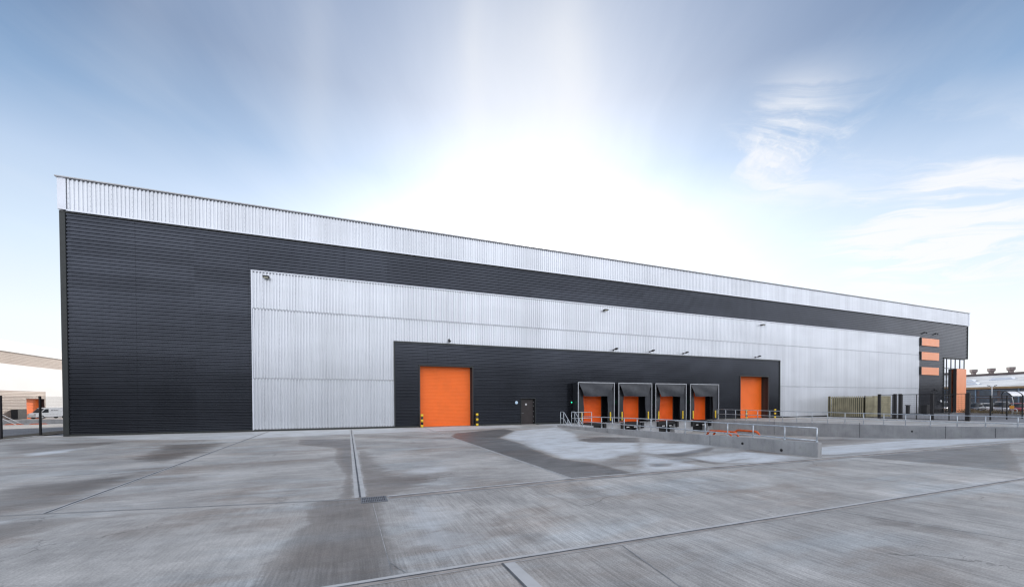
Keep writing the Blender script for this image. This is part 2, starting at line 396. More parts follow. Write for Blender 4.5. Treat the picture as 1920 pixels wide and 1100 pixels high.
POLY_P = [
 [[0.56, -24.35], [1.79, -24.25], [1.94, -25.91], [1.87, -27.27], [1.7, -27.91], [0.61, -27.92], [0.5, -26.16]],
 [[1.37, -20.04], [2.98, -19.96], [3.27, -20.85], [2.59, -21.86], [1.37, -21.77], [1.01, -21.19]],
 [[10.69, -6.72], [15.0, -4.71], [12.89, -11.11], [10.74, -15.07], [12.92, -16.99], [10.65, -19.77], [7.85, -21.2], [6.96, -20.11], [7.38, -17.0], [8.13, -13.9], [7.85, -11.55]],
 [[13.13, -16.73], [15.02, -18.59], [14.4, -19.66], [12.68, -20.81], [10.7, -20.61], [10.56, -19.88]],
 [[11.1, -21.68], [14.51, -21.25], [14.94, -23.34], [12.42, -23.77], [10.91, -22.89]],
 [[10.16, -20.37], [10.17, -22.08], [10.13, -23.45], [8.33, -23.48], [7.58, -23.52]],
 [[-12.15, -10.48], [-11.62, -8.84], [-10.97, -8.82], [-10.66, -10.82], [-11.28, -11.72]],
 [[-11.87, -10.9], [-11.78, -8.99], [-11.2, -9.94], [-11.02, -11.55]],
 [[-7.57, -23.3], [-5.28, -23.09], [-5.24, -23.44], [-7.33, -24.01]],
 [[-15.7, -0.21], [-5.93, -.4], [-0.71, -.5], [4, -.4], [13, -.6], [13, -3.2], [5, -5.2], [-0.64, -5.42], [-5.71, -6.75], [-11.23, -4.76]],
 [[17, -19], [34, -18], [34, -23], [17, -23]],
]
def pdist(P, x, y):
    ins = False; dm = 1e9; n = len(P)
    for i in range(n):
        x1, y1 = P[i]; x2, y2 = P[(i + 1) % n]
        if (y1 > y) != (y2 > y) and x < (x2 - x1) * (y - y1) / (y2 - y1) + x1: ins = not ins
        ex, ey = x2 - x1, y2 - y1; L = ex * ex + ey * ey
        tt = max(0, min(1, ((x - x1) * ex + (y - y1) * ey) / L)) if L else 0
        dd = (x - x1 - tt * ex) ** 2 + (y - y1 - tt * ey) ** 2
        if dd < dm: dm = dd
    dm = math.sqrt(dm)
    return dm if ins else -dm
def boxes(Ps): return [(min(p[0] for p in P) - 1.2, max(p[0] for p in P) + 1.2, min(p[1] for p in P) - 1.2, max(p[1] for p in P) + 1.2) for P in Ps]
BD, BP = boxes(POLY_D), boxes(POLY_P)
def wear(Ps, Bs, x, y):
    v = 0
    for i_, (P, b) in enumerate(zip(Ps, Bs)):
        if b[0] < x < b[1] and b[2] < y < b[3]:
            wgt = (.64 if i_ < 2 else (.8 if i_ == 9 else 1)) if Ps is POLY_P else 1 if (i_ in (0, 9, 10, 11)) else (.88 if i_ in (1, 8, 12) else (.80 if i_ == 3 else .74))
            if Ps is POLY_D and ((i_ == 0 and (x < 5.36 or y < -23.65)) or (i_ == 1 and (x > .1 or y < -23.8)) or (i_ == 2 and (x < .25 or y < -23.8)) or (i_ == 3 and (y < -28.02 or y > -23.75)) or (i_ == 12 and y > -24.0)): continue
            v = max(v, wgt * min(1, max(0, .5 + pdist(P, x, y) / (.5 if (wgt >= .88 and Ps is POLY_D) else (.8 if wgt >= .8 else 1.5)))))
    return v
def slab_id(x, y):
    if y < -28.05: i = 0 if x < 1.75 else (1 if x < 8.2 else 2)
    elif y < -23.75: i = 3 if x < .43 else (4 if x < 15 else 5)
    else: i = 6 if x < -5.15 else (7 if x < .15 else (8 if x < 5.3 else (9 if x < 15.4 else 10)))
    return [.6, .5, .42, .35, .62, .45, .4, .55, .5, .35, .6][i]
def pit_z(y):
    pr = [(-24.6, 0), (-23.55, 0), (-22, -.17), (-18, -.56), (-14.8, -.78), (-7.8, -1.09), (-5, -1.18), (0.2, -1.2)]
    for (a, za), (b, zb) in zip(pr, pr[1:]):
        if y <= b: return za + (zb - za) * (y - a) / (b - a)
    return -1.2
verts, faces, wcol = [], [], []
def grid(x0, x1, y0, y1, st, zf):
    nx = max(1, round((x1 - x0) / st)); ny = max(1, round((y1 - y0) / st)); k = len(verts)
    for j in range(ny + 1):
        for i in range(nx + 1):
            x = x0 + (x1 - x0) * i / nx; y = y0 + (y1 - y0) * j / ny
            verts.append((x, y, zf(y))); wcol.append((wear(POLY_D, BD, x, y), wear(POLY_P, BP, x, y), slab_id(x, y)))
    for j in range(ny):
        for i in range(nx):
            a = k + j * (nx + 1) + i; faces.append((a, a + 1, a + nx + 2, a + nx + 1))
flat = lambda y: 0.0
grid(-17.45, 15.24, -30.2, .3, .2, flat)
grid(-17.45, 15.24, -46, -30.2, 1.0, flat)
grid(15.24, 36.22, -46, -24.6, .3, flat)
grid(15.45, 36.0, -24.6, 0.2, .3, pit_z)
grid(15.24, 15.45, -24.6, -23.4, .2, flat)
grid(36.22, 54.6, -46, .3, .5, flat)
me = bpy.data.meshes.new('yard'); me.from_pydata(verts, [], faces)
a = me.attributes.new('wear', 'FLOAT_VECTOR', 'POINT'); a.data.foreach_set('vector', [c for v in wcol for c in v])
me.materials.append(YARD)
yard = bpy.data.objects.new('yard', me); COL.objects.link(yard); tag(yard, kind='structure')

# wider ground
def gz(x, y):
    if x < -18.2:
        r = math.hypot(x, y - CAM_Y); return max(-1.25, min(-.012, -(r - 41) * .0143))
    return -.012
g = MB(); st = 6
def gridm(mb, xs, ys, zf):
    k = len(mb.v)
    for y in ys:
        for x in xs: mb.v.append((x, y, zf(x, y)))
    nx = len(xs)
    for j in range(len(ys) - 1):
        for i in range(nx - 1):
            a = k + j * nx + i; mb.f.append((a, a + 1, a + nx + 1, a + nx)); mb.sm.append(True)
gridm(g, [-1500, -600, -300] + [-200 + 6 * i for i in range(31)] + [-18.2, -17.45], [-1500, -500, -200, -80, -46] + [-40 + 5 * i for i in range(60)] + [400, 900, 2500], gz)
f0 = lambda x, y: -.012
gridm(g, [-17.45, 54.6], [-1500, -46], f0)
gridm(g, [-17.45, 54.6], [.3, 2500], f0)
gridm(g, [54.6, 3000], [-1500, 2500], f0)
tag(g.build('ground', ASPH), kind='structure')
# pale sunlit apron of the neighbouring plot
g = MB(); gridm(g, [-60 + 5 * i for i in range(8)], [16 + 4 * i for i in range(6)] + [44, 60, 90, 130], lambda x, y: gz(x, y) + .006)
tag(g.build('road', PALEG), kind='structure')
# verge along the left fence
g = MB(); g.box(-19.3, -17.55, -20, 14, -.3, .03); tag(g.build('verge', SOIL), kind='structure')
g = MB(); g.box(-17.55, -17.43, -20, 0.5, -.2, .05); g.box(-17.43, -16.05, .1, .3, -.2, .05); tag(g.build('kerb', MARGIN), kind='structure')

# joints between the concrete bays, each laid on the yard
def strip(name, pts, w, z, mat, jag=0.0):
    g = MB(); L = []
    for i, (a, b) in enumerate(zip(pts, pts[1:])):
        a, b = Vector(a), Vector(b); n = max(1, int((b - a).length / .35))
        for q in range(n + (i == len(pts) - 2)):
            L.append(a.lerp(b, q / n))
    k = 0
    for i, p in enumerate(L):
        tg = (L[min(i + 1, len(L) - 1)] - L[max(i - 1, 0)]).normalized(); nn = Vector((-tg.y, tg.x))
        j1, j2 = random.uniform(-jag, jag), random.uniform(-jag, jag)
        for sgn, j in ((1, j1), (-1, j2)):
            q = p + nn * (w / 2 + j) * sgn; g.v.append((q.x, q.y, z))
    for i in range(len(L) - 1):
        g.f.append((2 * i, 2 * i + 1, 2 * i + 3, 2 * i + 2)); g.sm.append(False)
    return tag(g.build(name, mat), kind='structure')
def joint(pts, margin, groove, mm=None, mj=.004, gm=None):
    if margin: strip('joint_margin', pts, margin, .004 + random.random() * .001, mm or MARGIN, mj)
    if groove: strip('expansion_joint', pts, groove, .008 + random.random() * .001, gm or GROOVE, .003)
joint([(.12, -.35), (.16, -12), (.2, -23.7)], .22, .042, mj=.0)
joint([(-5.17, -.5), (-5.15, -22.8)], .13, .05)
joint([(5.38, -1.5), (5.34, -23.5)], .11, .02, gm=FAINT)
joint([(.75, -23.95), (5.4, -23.72), (15.4, -23.84), (30, -23.9), (54, -24.0)], .42, 0, MARGIN)
strip('joint_margin', [(.75, -24.0), (5.4, -23.77), (15.4, -23.89), (30, -23.95), (54, -24.05)], .2, .008, MARGINB, .03)
strip('expansion_joint', [(.75, -23.87), (5.4, -23.64), (15.4, -23.76), (30, -23.82), (54, -23.92)], .03, .011, GROOVE, .003)
strip('expansion_joint', [(.75, -24.1), (5.4, -23.88), (15.4, -23.99), (30, -24.05), (54, -24.15)], .022, .012, FAINT, .003)
joint([(.15, -23.82), (-2.9, -23.27), (-5.2, -22.82), (-17.4, -20.6)], .07, .022, gm=FAINT)
joint([(-12, -28.0), (-.1, -28.04), (1.73, -28.04), (15, -28.05), (54, -28.2)], .17, .028, MARGIN)
strip('joint_margin', [(-12, -28.05), (-.1, -28.085), (1.73, -28.085), (15, -28.095), (54, -28.25)], .05, .0065, MARGINB, .006)
joint([(1.83, -28.12), (1.9, -31.5)], .15, 0)
strip('expansion_joint', [(1.74, -28.1), (1.78, -31.5)], .032, .009, GROOVE, .002)
strip('expansion_joint', [(.42, -24.35), (.44, -27.2)], .009, .005, MARGINW, .002)
strip('expansion_joint', [(.44, -27.2), (.45, -27.9)], .01, .005, FAINT, .002)
strip('expansion_joint', [(3.5, -28.15), (3.05, -31)], .018, .005, FAINT, .003)
strip('expansion_joint', [(8.2, -28.15), (9.0, -30.5), (9.1, -34)], .02, .005, MARGIN, .003)
strip('expansion_joint', [(15.7, -23.98 - .35), (16.8, -27.9)], .05, .0055, MARGIN, .006)
strip('expansion_joint', [(.6, -27.93), (.44, -27.5)], .012, .0062, FAINT, .002)
strip('expansion_joint', [(25, -24.6), (25, -.8)], .03, .005, GROOVE, .002).hide_render = False

# ---------------------------------------------------------------- cladding generators
PER = .2
def row_pts(a, b, phase=0.0, PER=PER):
    """profile across the ribs: list of (coordinate, depth) with crown 0 and valley +.032"""
    shape = [(q * PER / .2, dq) for q, dq in ((0, 0), (.088, 0), (.115, .050), (.173, .050))]
    pts = []; k = math.floor((a - phase) / PER) - 1
    while True:
        for s_, dpt in shape:
            pts.append((phase + k * PER + s_, dpt))
        k += 1
        if phase + k * PER > b + PER: break
    res = []
    for (p, dp), (q, dq) in zip(pts, pts[1:]):
        if q <= a or p >= b: continue
        def at(x): return dp + (dq - dp) * (x - p) / (q - p)
        if not res: res.append((max(p, a), at(max(p, a))))
        res.append((min(q, b), at(min(q, b))))
    return res
def hclad(mb, u0, u1, z0, z1, y=0.0):
    pr = row_pts(z0, z1, .03, .225)
    for (a, da), (b, db) in zip(pr, pr[1:]):
        # turned over so that the sloping returns face down
        mb.face([(u0, y + da, a), (u1, y + da, a), (u1, y + db, b), (u0, y + db, b)])
def vclad(mb, u0, u1, z0, z1, y=0.0, phase=0.0):
    pr = row_pts(u0, u1, phase)
    for (a, da), (b, db) in zip(pr, pr[1:]):
        mb.face([(a, y + da, z0), (b, y + db, z0), (b, y + db, z1), (a, y + da, z1)])

# ---------------------------------------------------------------- the warehouse
UL, UR, H = -16.0, 90.0, 15.5
ua, ub, uc, ud, ue = -15.72, -6.2, 3.3, 47.0, 76.45
wh = empty('warehouse', (37, 0, 0), 'long warehouse clad in dark and silver ribbed metal with orange doors facing the concrete yard', 'warehouse')
def W_(mb, name, mat, bevel=0): 
    o = mb.build(name, mat, bevel=bevel); o.parent = wh; o.matrix_parent_inverse = Matrix.Translation((-37, 0, 0)); return o
def W2(mb, name, mat, par):
    o = mb.build(name, mat); o.parent = par; o.matrix_parent_inverse = Matrix.Translation((-37, 0, 0)) @ Matrix.Identity(4)
    o.matrix_parent_inverse = Matrix.Identity(4); return o
B = 40.0  # unseen depth, set so that sunlight reaches the plot on the left
# door openings (u0,u1,z1)
R1 = (5.25, 9.55, 4.87); PD = (13.98, 15.30, 2.24); R2 = (40.6, 45.05, 4.75)
DC = [21.07, 25.45, 29.8, 34.25]
OP = [R1, PD] + [(c - 1.28, c + 1.28, 3.0) for c in DC] + [R2]
for q in ((ua, ub, 0.12, 13.42), (ub, ue, 11.16, 13.42), (ue, UR - .12, 8.42, 13.42), (ue, 83.1, 0.12, 8.42)):
    g = MB(); hclad(g, *q); W_(g, 'dark_cladding', DARK)
g = MB(); x = uc
for (a, b, h) in OP:
    hclad(g, x, a, .12, 6.62, -.02); hclad(g, a, b, h, 6.62, -.02); x = b
hclad(g, x, ud, .12, 6.62, -.02)
W_(g, 'lower_dark_cladding', DARK)
for q in [(ub + .06, ue - .05, 8.52, 11.05, -.01, .02), (ub + .06, ue - .05, 6.75, 8.475, -.01, .09)] + [r_ for (a, b) in ((ub + .06, uc - .05), (ud + .05, ue - .05)) for r_ in ((a, b, 3.70, 6.75, -.01, .09), (a, b, .12, 3.655, -.01, .02))]:
    g = MB(); vclad(g, *q); W_(g, 'silver_cladding', SILVER)
for a, b, z in ((ub + .06, ue - .05, 8.5), (ub + .06, uc - .05, 3.68), (ud + .05, ue - .05, 3.68)):
    g = MB(); g.box(a, b, .008, .055, z - .06, z + .055); W_(g, 'shaded_lap_closure', LAP)  # strip whose grey holds the shadow of the lap gap
    g = MB(); g.box(a, b, -.016, .007, z - .024, z - .004); W_(g, 'lap_flashing', STRIM)
for a, b, z in ((ub + .06, ue - .05, 11.02), (ub + .06, uc - .05, .16), (ud + .05, ue - .05, .16), (UL + .42, UR - .3, 15.41)):
    y_ = .008 if z < 15 else -.122
    g = MB(); g.box(a, b, y_, .055, z - .035, z + .03); W_(g, 'shaded_foam_closure', LAP)  # strip whose grey stands for shade in the open rib ends
g = MB(); vclad(g, UL + .42, UR - .3, 13.56, 15.44, -.14, .05)
W_(g, 'silver_fascia', SILVER)
# trims
class Multi:
    def __init__(s, name, mat): s.n, s.m = name, mat
    def box(s, *a): W_(MB().box(*a), s.n, s.m)
g = Multi('silver_flashing', STRIM)
g.box(UL, UL + .39, -.16, .4, 13.56, 15.44); g.box(UR - .29, UR + .05, -.16, .4, 13.56, 15.44)
g.box(ub + .005, ub + .06, -.035, .05, .1, 11.10); g.box(ub + .005, ue - .005, -.037, .05, 11.055, 11.125)
g.box(UL + .39, UR - .29, -.165, -.1, 13.5, 13.575)
g = Multi('dark_flashing', DTRIM)
g.box(UL + .02, ua, -.05, .3, 0.0, 13.44)                       # left corner trim
g.box(UL + .02, UR - .02, -.06, .3, 13.42, 13.50)
g.box(UR - .12, UR - .03, -.05, .3, 8.34, 13.42)
g.box(uc - .05, uc + .04, -.06, .04, 0.0, 6.70); g.box(ud - .04, ud + .05, -.06, .04, 0.0, 6.70)
g.box(uc - .055, ud + .055, -.075, .05, 6.62, 6.72)
for (a, b, h) in (R1, R2):
    for q in (a - .09, b): g.box(q, q + .09, -.05, .03, 0, h + .08)
    g.box(a, b, -.052, .03, h - .01, h + .085)
g.box(PD[0] - .05, PD[0], -.045, .03, 0, PD[2] + .05); g.box(PD[1], PD[1] + .05, -.045, .03, 0, PD[2] + .05); g.box(PD[0], PD[1], -.046, .03, PD[2], PD[2] + .05)
g.box(83.02, UR - .12, -.05, .3, 8.33, 8.42); g.box(83.05, 83.13, -.04, .2, 0, 8.33)
g = MB(); g.box(UL - .08, UR + .08, -.24, B + .1, 15.441, 15.505)
W_(g, 'coping', COPING)
# base plinth
g = Multi('plinth', DTRIM)
x = UL + .03
for (a, b, h) in [R1, PD, (18.6, 36.0, 0), R2]:
    g.box(x, a, -.03, .4, -.3, .12); x = b
g.box(x, 83.1, -.03, .4, -.3, .12)
# shell: side walls, back wall, roof, lining behind the sheets
g = Multi('side_wall', DARK)
g.box(UL + .03, UL + .2, .31, B, -1.3, 13.5); g.box(UR - .2, UR - .03, .31 + 2.2, B, -.1, 13.5)
g.box(UL + .2, UR - .2, B - .2, B, -1.3, 13.5)
g = Multi('side_fascia', STRIM); g.box(UL + .01, UL + .2, .41, B - .01, 13.5, 15.44); g.box(UR - .2, UR + .04, .41, B - .01, 13.5, 15.44); g.box(UL + .2, UR - .2, B - .21, B - .01, 13.5, 15.44)
g = MB(); g.prism([(.4, 13.6), (20, 15.0), (B - .3, 13.6), (B - .3, 13.4), (.4, 13.4)], 'x', UL + .2, UR - .2)
W_(g, 'roof', ROOFM)
g = MB()   # lining, notched at openings
x = UL + .2
for (a, b, h) in OP:
    g.box(x, a, .06, .3, .121, 13.4); g.box(a, b, .06, .3, h, 13.4); x = b
g.box(x, 83.1, .06, .3, .121, 13.4); g.box(83.1, UR - .2, .06, .3, 8.42, 13.4); g.box(UL + .2, UR - .2, .02, .3, 13.4, 13.6)
W_(g, 'wall_lining', BLACK)
# recess boxes round the openings (jambs, soffit)
def recess(a, b, h, dep, mat=DTRIM, z0=0.0):
    g = MB(); g.box(a - .1, a - .001, .031, dep, z0, h + .1); g.box(b + .001, b + .1, .031, dep, z0, h + .1); g.box(a, b, .032, dep, h + .002, h + .12)
    return g
def slat_door(name, a, b, h, y, mat, per=.115):
    g = MB(); z = 0.02
    while z < h:
        z2 = min(z + per, h)
        m_ = (z + z2) / 2
        pr = [(z, .0), (z + per * .18, -.012), (z2 - per * .18, -.012), (z2, 0)]
        for (p, dp), (q, dq) in zip(pr, pr[1:]):
            g.face([(a, y + dp, p), (b, y + dp, p), (b, y + dq, q), (a, y + dq, q)])
        z = z2
    o = W_(g, name, mat)
    for p in (a, b - .07):
        gg = MB(); gg.box(p, p + .07, y - .05, y - .013, 0, h); k = gg.build('guide_rail', DTRIM); k.parent = o
    gg = MB(); gg.box(a + .07, b - .07, y - .04, y - .013, .01, .12)
    k = gg.build('bottom_bar', mat); k.parent = o
    return o
for (a, b, h), nm in ((R1, 0), (R2, 1)):
    dep = .42 if nm == 0 else .78
    W_(recess(a, b, h, dep), 'door_reveal', DTRIM)
    o = slat_door('roller_door', a, b, h, dep, ORANGE)
    o['label'] = 'wide orange roller door between two striped bollards at yard level' if nm == 0 else 'orange roller door at the far end of the docks behind the handrail'
# personnel door
W_(recess(PD[0], PD[1], PD[2], .26), 'door_reveal', BLACK)
g = MB(); g.box(PD[0] + .04, PD[1] - .06, .2, .25, .02, PD[2] - .05); pdo = W_(g, 'personnel_door', DOORB)
g = MB(); g.tube([(14.12, .2, 1.0), (14.12, .13, 1.0), (14.26, .13, 1.0)], .012); k = g.build('handle', GALV); k.parent = pdo
g = MB(); g.box(14.46, 14.60, .19, .199, 1.68, 1.83); k = g.build('door_sign', WHITE); k.parent = pdo
for z in (.28, .68, 1.15, 1.62, 1.95):
    g = MB(); g.box(15.225, 15.25, .12, .20, z - .035, z + .035); k = g.build('hinge', ALU); k.parent = pdo
# dock doors, shelters and levellers
for i, c in enumerate(DC):
    W_(recess(c - 1.28, c + 1.28, 3.0, .55, BLACK), 'dock_reveal', BLACK)
    slat_door('dock_door', c - 1.28, c + 1.28, 3.0, .10, ORANGED, .12)
    a, b = c - 1.94, c + 1.94; yf = -1.0; zt = 3.72
    g = MB()
    g.box(a, a + .05, yf + .03, -.05, 0.06, zt - .02); g.box(b - .05, b, yf + .03, -.05, .06, zt - .02)
    g.box(a + .05, b - .05, yf + .03, -.05, zt - .07, zt - .02)
    sh = W_(g, 'dock_shelter', BLACKV)
    g = MB()
    g.box(a - .02, a + .03, yf - .03, yf + .029, .06, zt + .02); g.box(b - .03, b + .02, yf - .03, yf + .029, .06, zt + .02)
    g.box(a + .03, b - .03, yf - .03, yf + .029, zt - .035, zt + .02)
    k = g.build('edge_frame', ALU); k.parent = sh
    # head curtain, pinched in at the foot, with thickness and slight sag
    g = MB(); nx, nz = 14, 8
    hz = 2.46
    def hp(i_, j_, dy):
        v = j_ / nz; s_ = i_ / nx
        ins = .06 + .50 * (v ** 1.05); ww = (b - a) - ins * 2 - .06
        xx = a + .03 + ins + ww * s_ + (.0 if v < 1 else 0)
        yy = yf + .0 - .10 * math.sin(v * 2.2) + .035 * math.sin(s_ * 11 + c) * v + .025 * math.sin(s_ * 5 - v * 6 + c) + dy
        return (xx, yy, zt - .05 - (zt - .05 - hz) * v + .02 * math.sin(s_ * 7 + c) * v)
    for dy in (0, .012):
        k0 = len(g.v)
        for j_ in range(nz + 1):
            for i_ in range(nx + 1): g.v.append(hp(i_, j_, dy))
        for j_ in range(nz):
            for i_ in range(nx):
                q = k0 + j_ * (nx + 1) + i_; g.f.append((q, q + 1, q + nx + 2, q + nx + 1)); g.sm.append(True)
    k = g.build('head_curtain', GREYV); k.parent = sh
    for sgn, e0 in ((1, a), (-1, b)):
        g = MB(); w0, w1 = (.66, .64) if sgn > 0 else (.58, .50); n = 10
        for dy in (0, .012):
            k0 = len(g.v)
            for j_ in range(n + 1):
                v = j_ / n; zz = 3.1 - 3.0 * v
                for q in range(5):
                    s_ = q / 4; w = w0 + (w1 - w0) * v + .03 * math.sin(v * 7 + c + sgn)
                    g.v.append((e0 + sgn * (.05 + w * s_), yf + .10 + .10 * s_ + .02 * math.sin(v * 9 + s_ * 3 + c) + dy, zz))
            for j_ in range(n):
                for q in range(4):
                    z_ = k0 + j_ * 5 + q; g.f.append((z_, z_ + 1, z_ + 6, z_ + 5)); g.sm.append(True)
        k = g.build('side_curtain', BLACKV if sgn > 0 else GREYV); k.parent = sh
        g = MB(); g.box(e0 + sgn * .36, e0 + sgn * .45, yf - .01, yf + .06, .22, 1.0)
        k = g.build('yellow_guide_strip', YELLOW); k.parent = sh
    # leveller in its pit and rubber buffers
    g = MB(); g.box(c - 1.0, c + 1.0, -.42, .4, -.09, -.01); g.box(c - .98, c + .98, -.50, -.421, -.30, -.03)
    g.box(c - 1.0, c + 1.0, -.2, .1, -.5, -.31)
    lv = W_(g, 'dock_leveller', BLACK)
    for sgn in (1, -1):
        g = MB(); g.box(c + sgn * 1.05, c + sgn * 1.30, -.68, -.44, -.62, -.06); k = g.build('rubber_buffer', BLACK); k.parent = lv
    for p in (c - .62, c + .25):
        g = MB(); g.box(p, p + .31, -.47, -.44, -.52, -.45); k = g.build('reflective_strip', WHITE); k.parent = lv
# dock wall below the floor: piers with dark leveller pits between them
g = Multi('dock_wall', CONCP); x = 18.551
for c in DC:
    g.box(x, c - 1.02 if x > 18 else c - 1.02, -.43, .3, -1.25, -.005); x = c + 1.02
g.box(x, 36.0, -.43, .3, -1.25, -.005)
g = Multi('leveller_pit', BLACK)
for c in DC: g.box(c - 1.02, c + 1.02, .25, .3, -1.2, -.1)

# orange feature boxes
for z0, z1 in ((9.88, 10.95), (7.83, 8.95), (5.68, 6.77)):
    g = MB(); g.box(76.62, 81.3, -.16, .05, z0, z1); o = W_(g, 'orange_panel', ORANGEP)
    g = MB(); g.box(76.52, 76.619, -.19, .05, z0 - .04, z1 + .04); k = g.build('panel_edge', DTRIM); k.parent = o
# glazed entrance corner
GLASS, tt, bb = mat_new('reflective_glass')
bb.inputs['Base Color'].default_value = (.70, .72, .76, 1); bb.inputs['Metallic'].default_value = 1.0; bb.inputs['Roughness'].default_value = .03
g = MB(); g.box(83.13, 89.25, .12, .16, .05, 8.33); g.box(89.21, 89.25, .161, 3.0, .05, 8.33); cw = W_(g, 'curtain_wall', GLASS)
for u in (83.17, 84.1, 85.35, 86.6, 87.95, 89.25):
    g = MB(); g.box(u - .028, u + .028, .06, .119, .0, 8.33); k = g.build('mullion', DTRIM); k.parent = cw
for z in (.05, 2.75, 6.8, 8.25):
    g = MB(); g.box(83.2, 89.2, .045, .118, z - .04, z + .04); k = g.build('transom', DTRIM); k.parent = cw
g = MB(); g.box(85.86, 88.7, -.34, .02, 0.02, 6.75); W_(g, 'entrance_fin', ORANGEP)
g = MB(); g.box(85.82, 85.859, -.345, .02, .02, 6.755); W_(g, 'fin_side', BLACK)
g = MB(); g.box(89.26, UR - .03, .31, 3, 8.34, 8.42); W_(g, 'soffit', DTRIM)

# ---------------------------------------------------------------- low walls, stairs, handrails
def slope_wall(name, x0, x1, prof, zb, label):
    """wall running along y; prof = [(y, z top)]; zb(y) gives the buried foot"""
    r = empty(name, (x0, prof[-1][0], 0), label, 'wall')
    g = MB()
    pts = [(y, z) for y, z in prof] + [(prof[-1][0], zb), (prof[0][0], zb)]
    g.prism(pts, 'x', x0, x1); g.xf(Matrix.Translation((-x0, -prof[-1][0], 0)))
    g.build('wall_body', CONC, r, bevel=.012)
    return r
w1p = [(-4.3, .14), (-8.6, .22), (-15.8, .38), (-18.6, .44), (-21.0, .49), (-23.55, .52)]
w1 = slope_wall('low_concrete_wall', 15.24, 15.45, w1p, -1.3, 'near low grey concrete wall dividing the level yard from the sunken dock ramp')
w2p = [(-.1, .02), (-7.8, .09), (-14.85, .2), (-18.1, .27), (-22, .43), (-26.5, .52)]
w2 = slope_wall('retaining_wall', 36.0, 36.22, w2p, -1.3, 'far grey concrete retaining wall on the right side of the dock ramp')
def in_wall(mb, name, mat, wall):
    o = mb.xf(Matrix.Translation(-Vector(wall.location))).build(name, mat); o.parent = wall; return o
for y in (-11.0, -18.95):
    g = MB(); g.box(15.236, 15.2395, y - .012, y + .012, .0, .43 if y < -15 else .27); in_wall(g, 'wall_joint', GROOVE, w1)
for y, z in ((-20.6, .22), (-22.25, .12)):
    g = MB(); g.tube([(15.232, y, z), (15.30, y, z)], .055, 14); in_wall(g, 'drain_hole', BLACK, w1)
for y in (-7.2, -13.9, -18.7, -20.9):
    g = MB(); g.box(35.994, 35.9985, y - .015, y + .015, -1.1, .3); in_wall(g, 'wall_joint', GROOVE, w2)
g = MB(); g.tube([(35.985, -17.0, -.15), (36.05, -17.0, -.15)], .06, 12); in_wall(g, 'drain_hole', BLACK, w2)

def rail_z(prof, y):
    for (a, za), (b, zb) in zip(prof, prof[1:]):
        if b <= y <= a: return za + (zb - za) * (y - a) / (b - a)
    return prof[-1][1] if y < prof[-1][0] else prof[0][1]
def handrail(label, x, ys, base, top, mid, group=None, r=.024):
    root = empty('handrail', (x, ys[-1], 0), label, 'handrail', group)
    for y in ys:
        zb = rail_z(base, y)
        g = MB(); g.tube([(0, y - ys[-1], zb), (0, y - ys[-1], rail_z(top, y))], r, 8); g.tube([(0, y - ys[-1], zb + .004), (0, y - ys[-1], zb + .05)], r * 1.7, 8)
        g.build('post', GALV, root)
    for nm, pr in (('top_rail', top), ('middle_rail', mid)):
        g = MB(); q = [(0, y - ys[-1], rail_z(pr, y)) for y in ys]
        g.tube(q, r, 8); g.build(nm, GALV, root)
    return root
y1 = [-7.88, -9.05, -10.22, -11.4, -12.58, -13.77, -14.92, -16.11, -17.37, -18.58, -19.79, -21.0, -22.3, -23.45]
handrail('long galvanised handrail along the top of the near low concrete wall', 15.345, y1, w1p, [(-7.88, .94), (-15.8, 1.03), (-23.45, 1.03)], [(-7.88, .58), (-15.8, .60), (-23.45, .585)])
y2 = [-.9, -1.95, -3.1, -4.3, -5.5, -6.7, -7.9, -9.15, -10.4, -11.6, -12.85, -14.1, -15.35, -16.6, -17.9, -19.2, -20.45, -21.75, -23.0, -24.3, -25.5]
handrail('long galvanised handrail on the far retaining wall beside the right roller door', 36.11, y2, w2p, [(-.9, 1.12), (-7.8, 1.06), (-14.8, 1.02), (-22, 1.0), (-25.5, 1.0)], [(-.9, .64), (-7.8, .6), (-14.8, .58), (-25.5, .6)])
# steps down into the dock from the landing
g = MB(); g.box(15.45, 18.55, -4.35, -.44, -1.25, -.006)
n = 6
for i in range(n): g.box(15.47, 16.6, -4.35 - .27 * (i + 1), -4.352 - .27 * i, -1.25, -.006 - .2 * (i + 1))
tag(g.build('concrete_steps', CONCP), 'concrete landing and steps going down into the dock pit left of the first dock', 'steps')
for x, lb in ((15.62, 'left galvanised stair handrail with a bent end on the dock steps'), (16.62, 'right galvanised stair handrail with a bent end on the dock steps')):
    root = empty('stair_handrail', (x, -4.3, 0), lb, 'handrail', 'stair handrails at the dock steps')
    ex = -.0
    o_ = -4.3
    path = [(0, .15, 1.18), (0, -.35, 1.18), (0, -.45, 1.12), (0, -1.65, .1), (0, -1.75, -.0), (0, -1.75, -1.1)]
    g = MB(); g.tube(path, .024); g.build('top_rail', GALV, root)
    g = MB(); g.tube([(0, .15, .66), (0, -.35, .66), (0, -1.72, -.45)], .022); g.build('middle_rail', GALV, root)
    for y, zb, zt in ((.15, 0, 1.18), (-.35, -.1, 1.18), (-1.0, -.75, .62)):
        g = MB(); g.tube([(0, y, zb), (0, y, zt)], .024); g.build('post', GALV, root)
root = empty('guard_rail', (16.62, -4.2, 0), 'short galvanised guard rail across the landing between the dock steps and the first dock', 'handrail')
for nm, z in (('top_rail', 1.12), ('middle_rail', .64)):
    g = MB(); g.tube([(.02, 0, z), (1.85, 0, z)], .022); g.build(nm, GALV, root)
for xx in (.95, 1.85):
    g = MB(); g.tube([(xx, 0, 0), (xx, 0, 1.12)], .022); g.build('post', GALV, root)

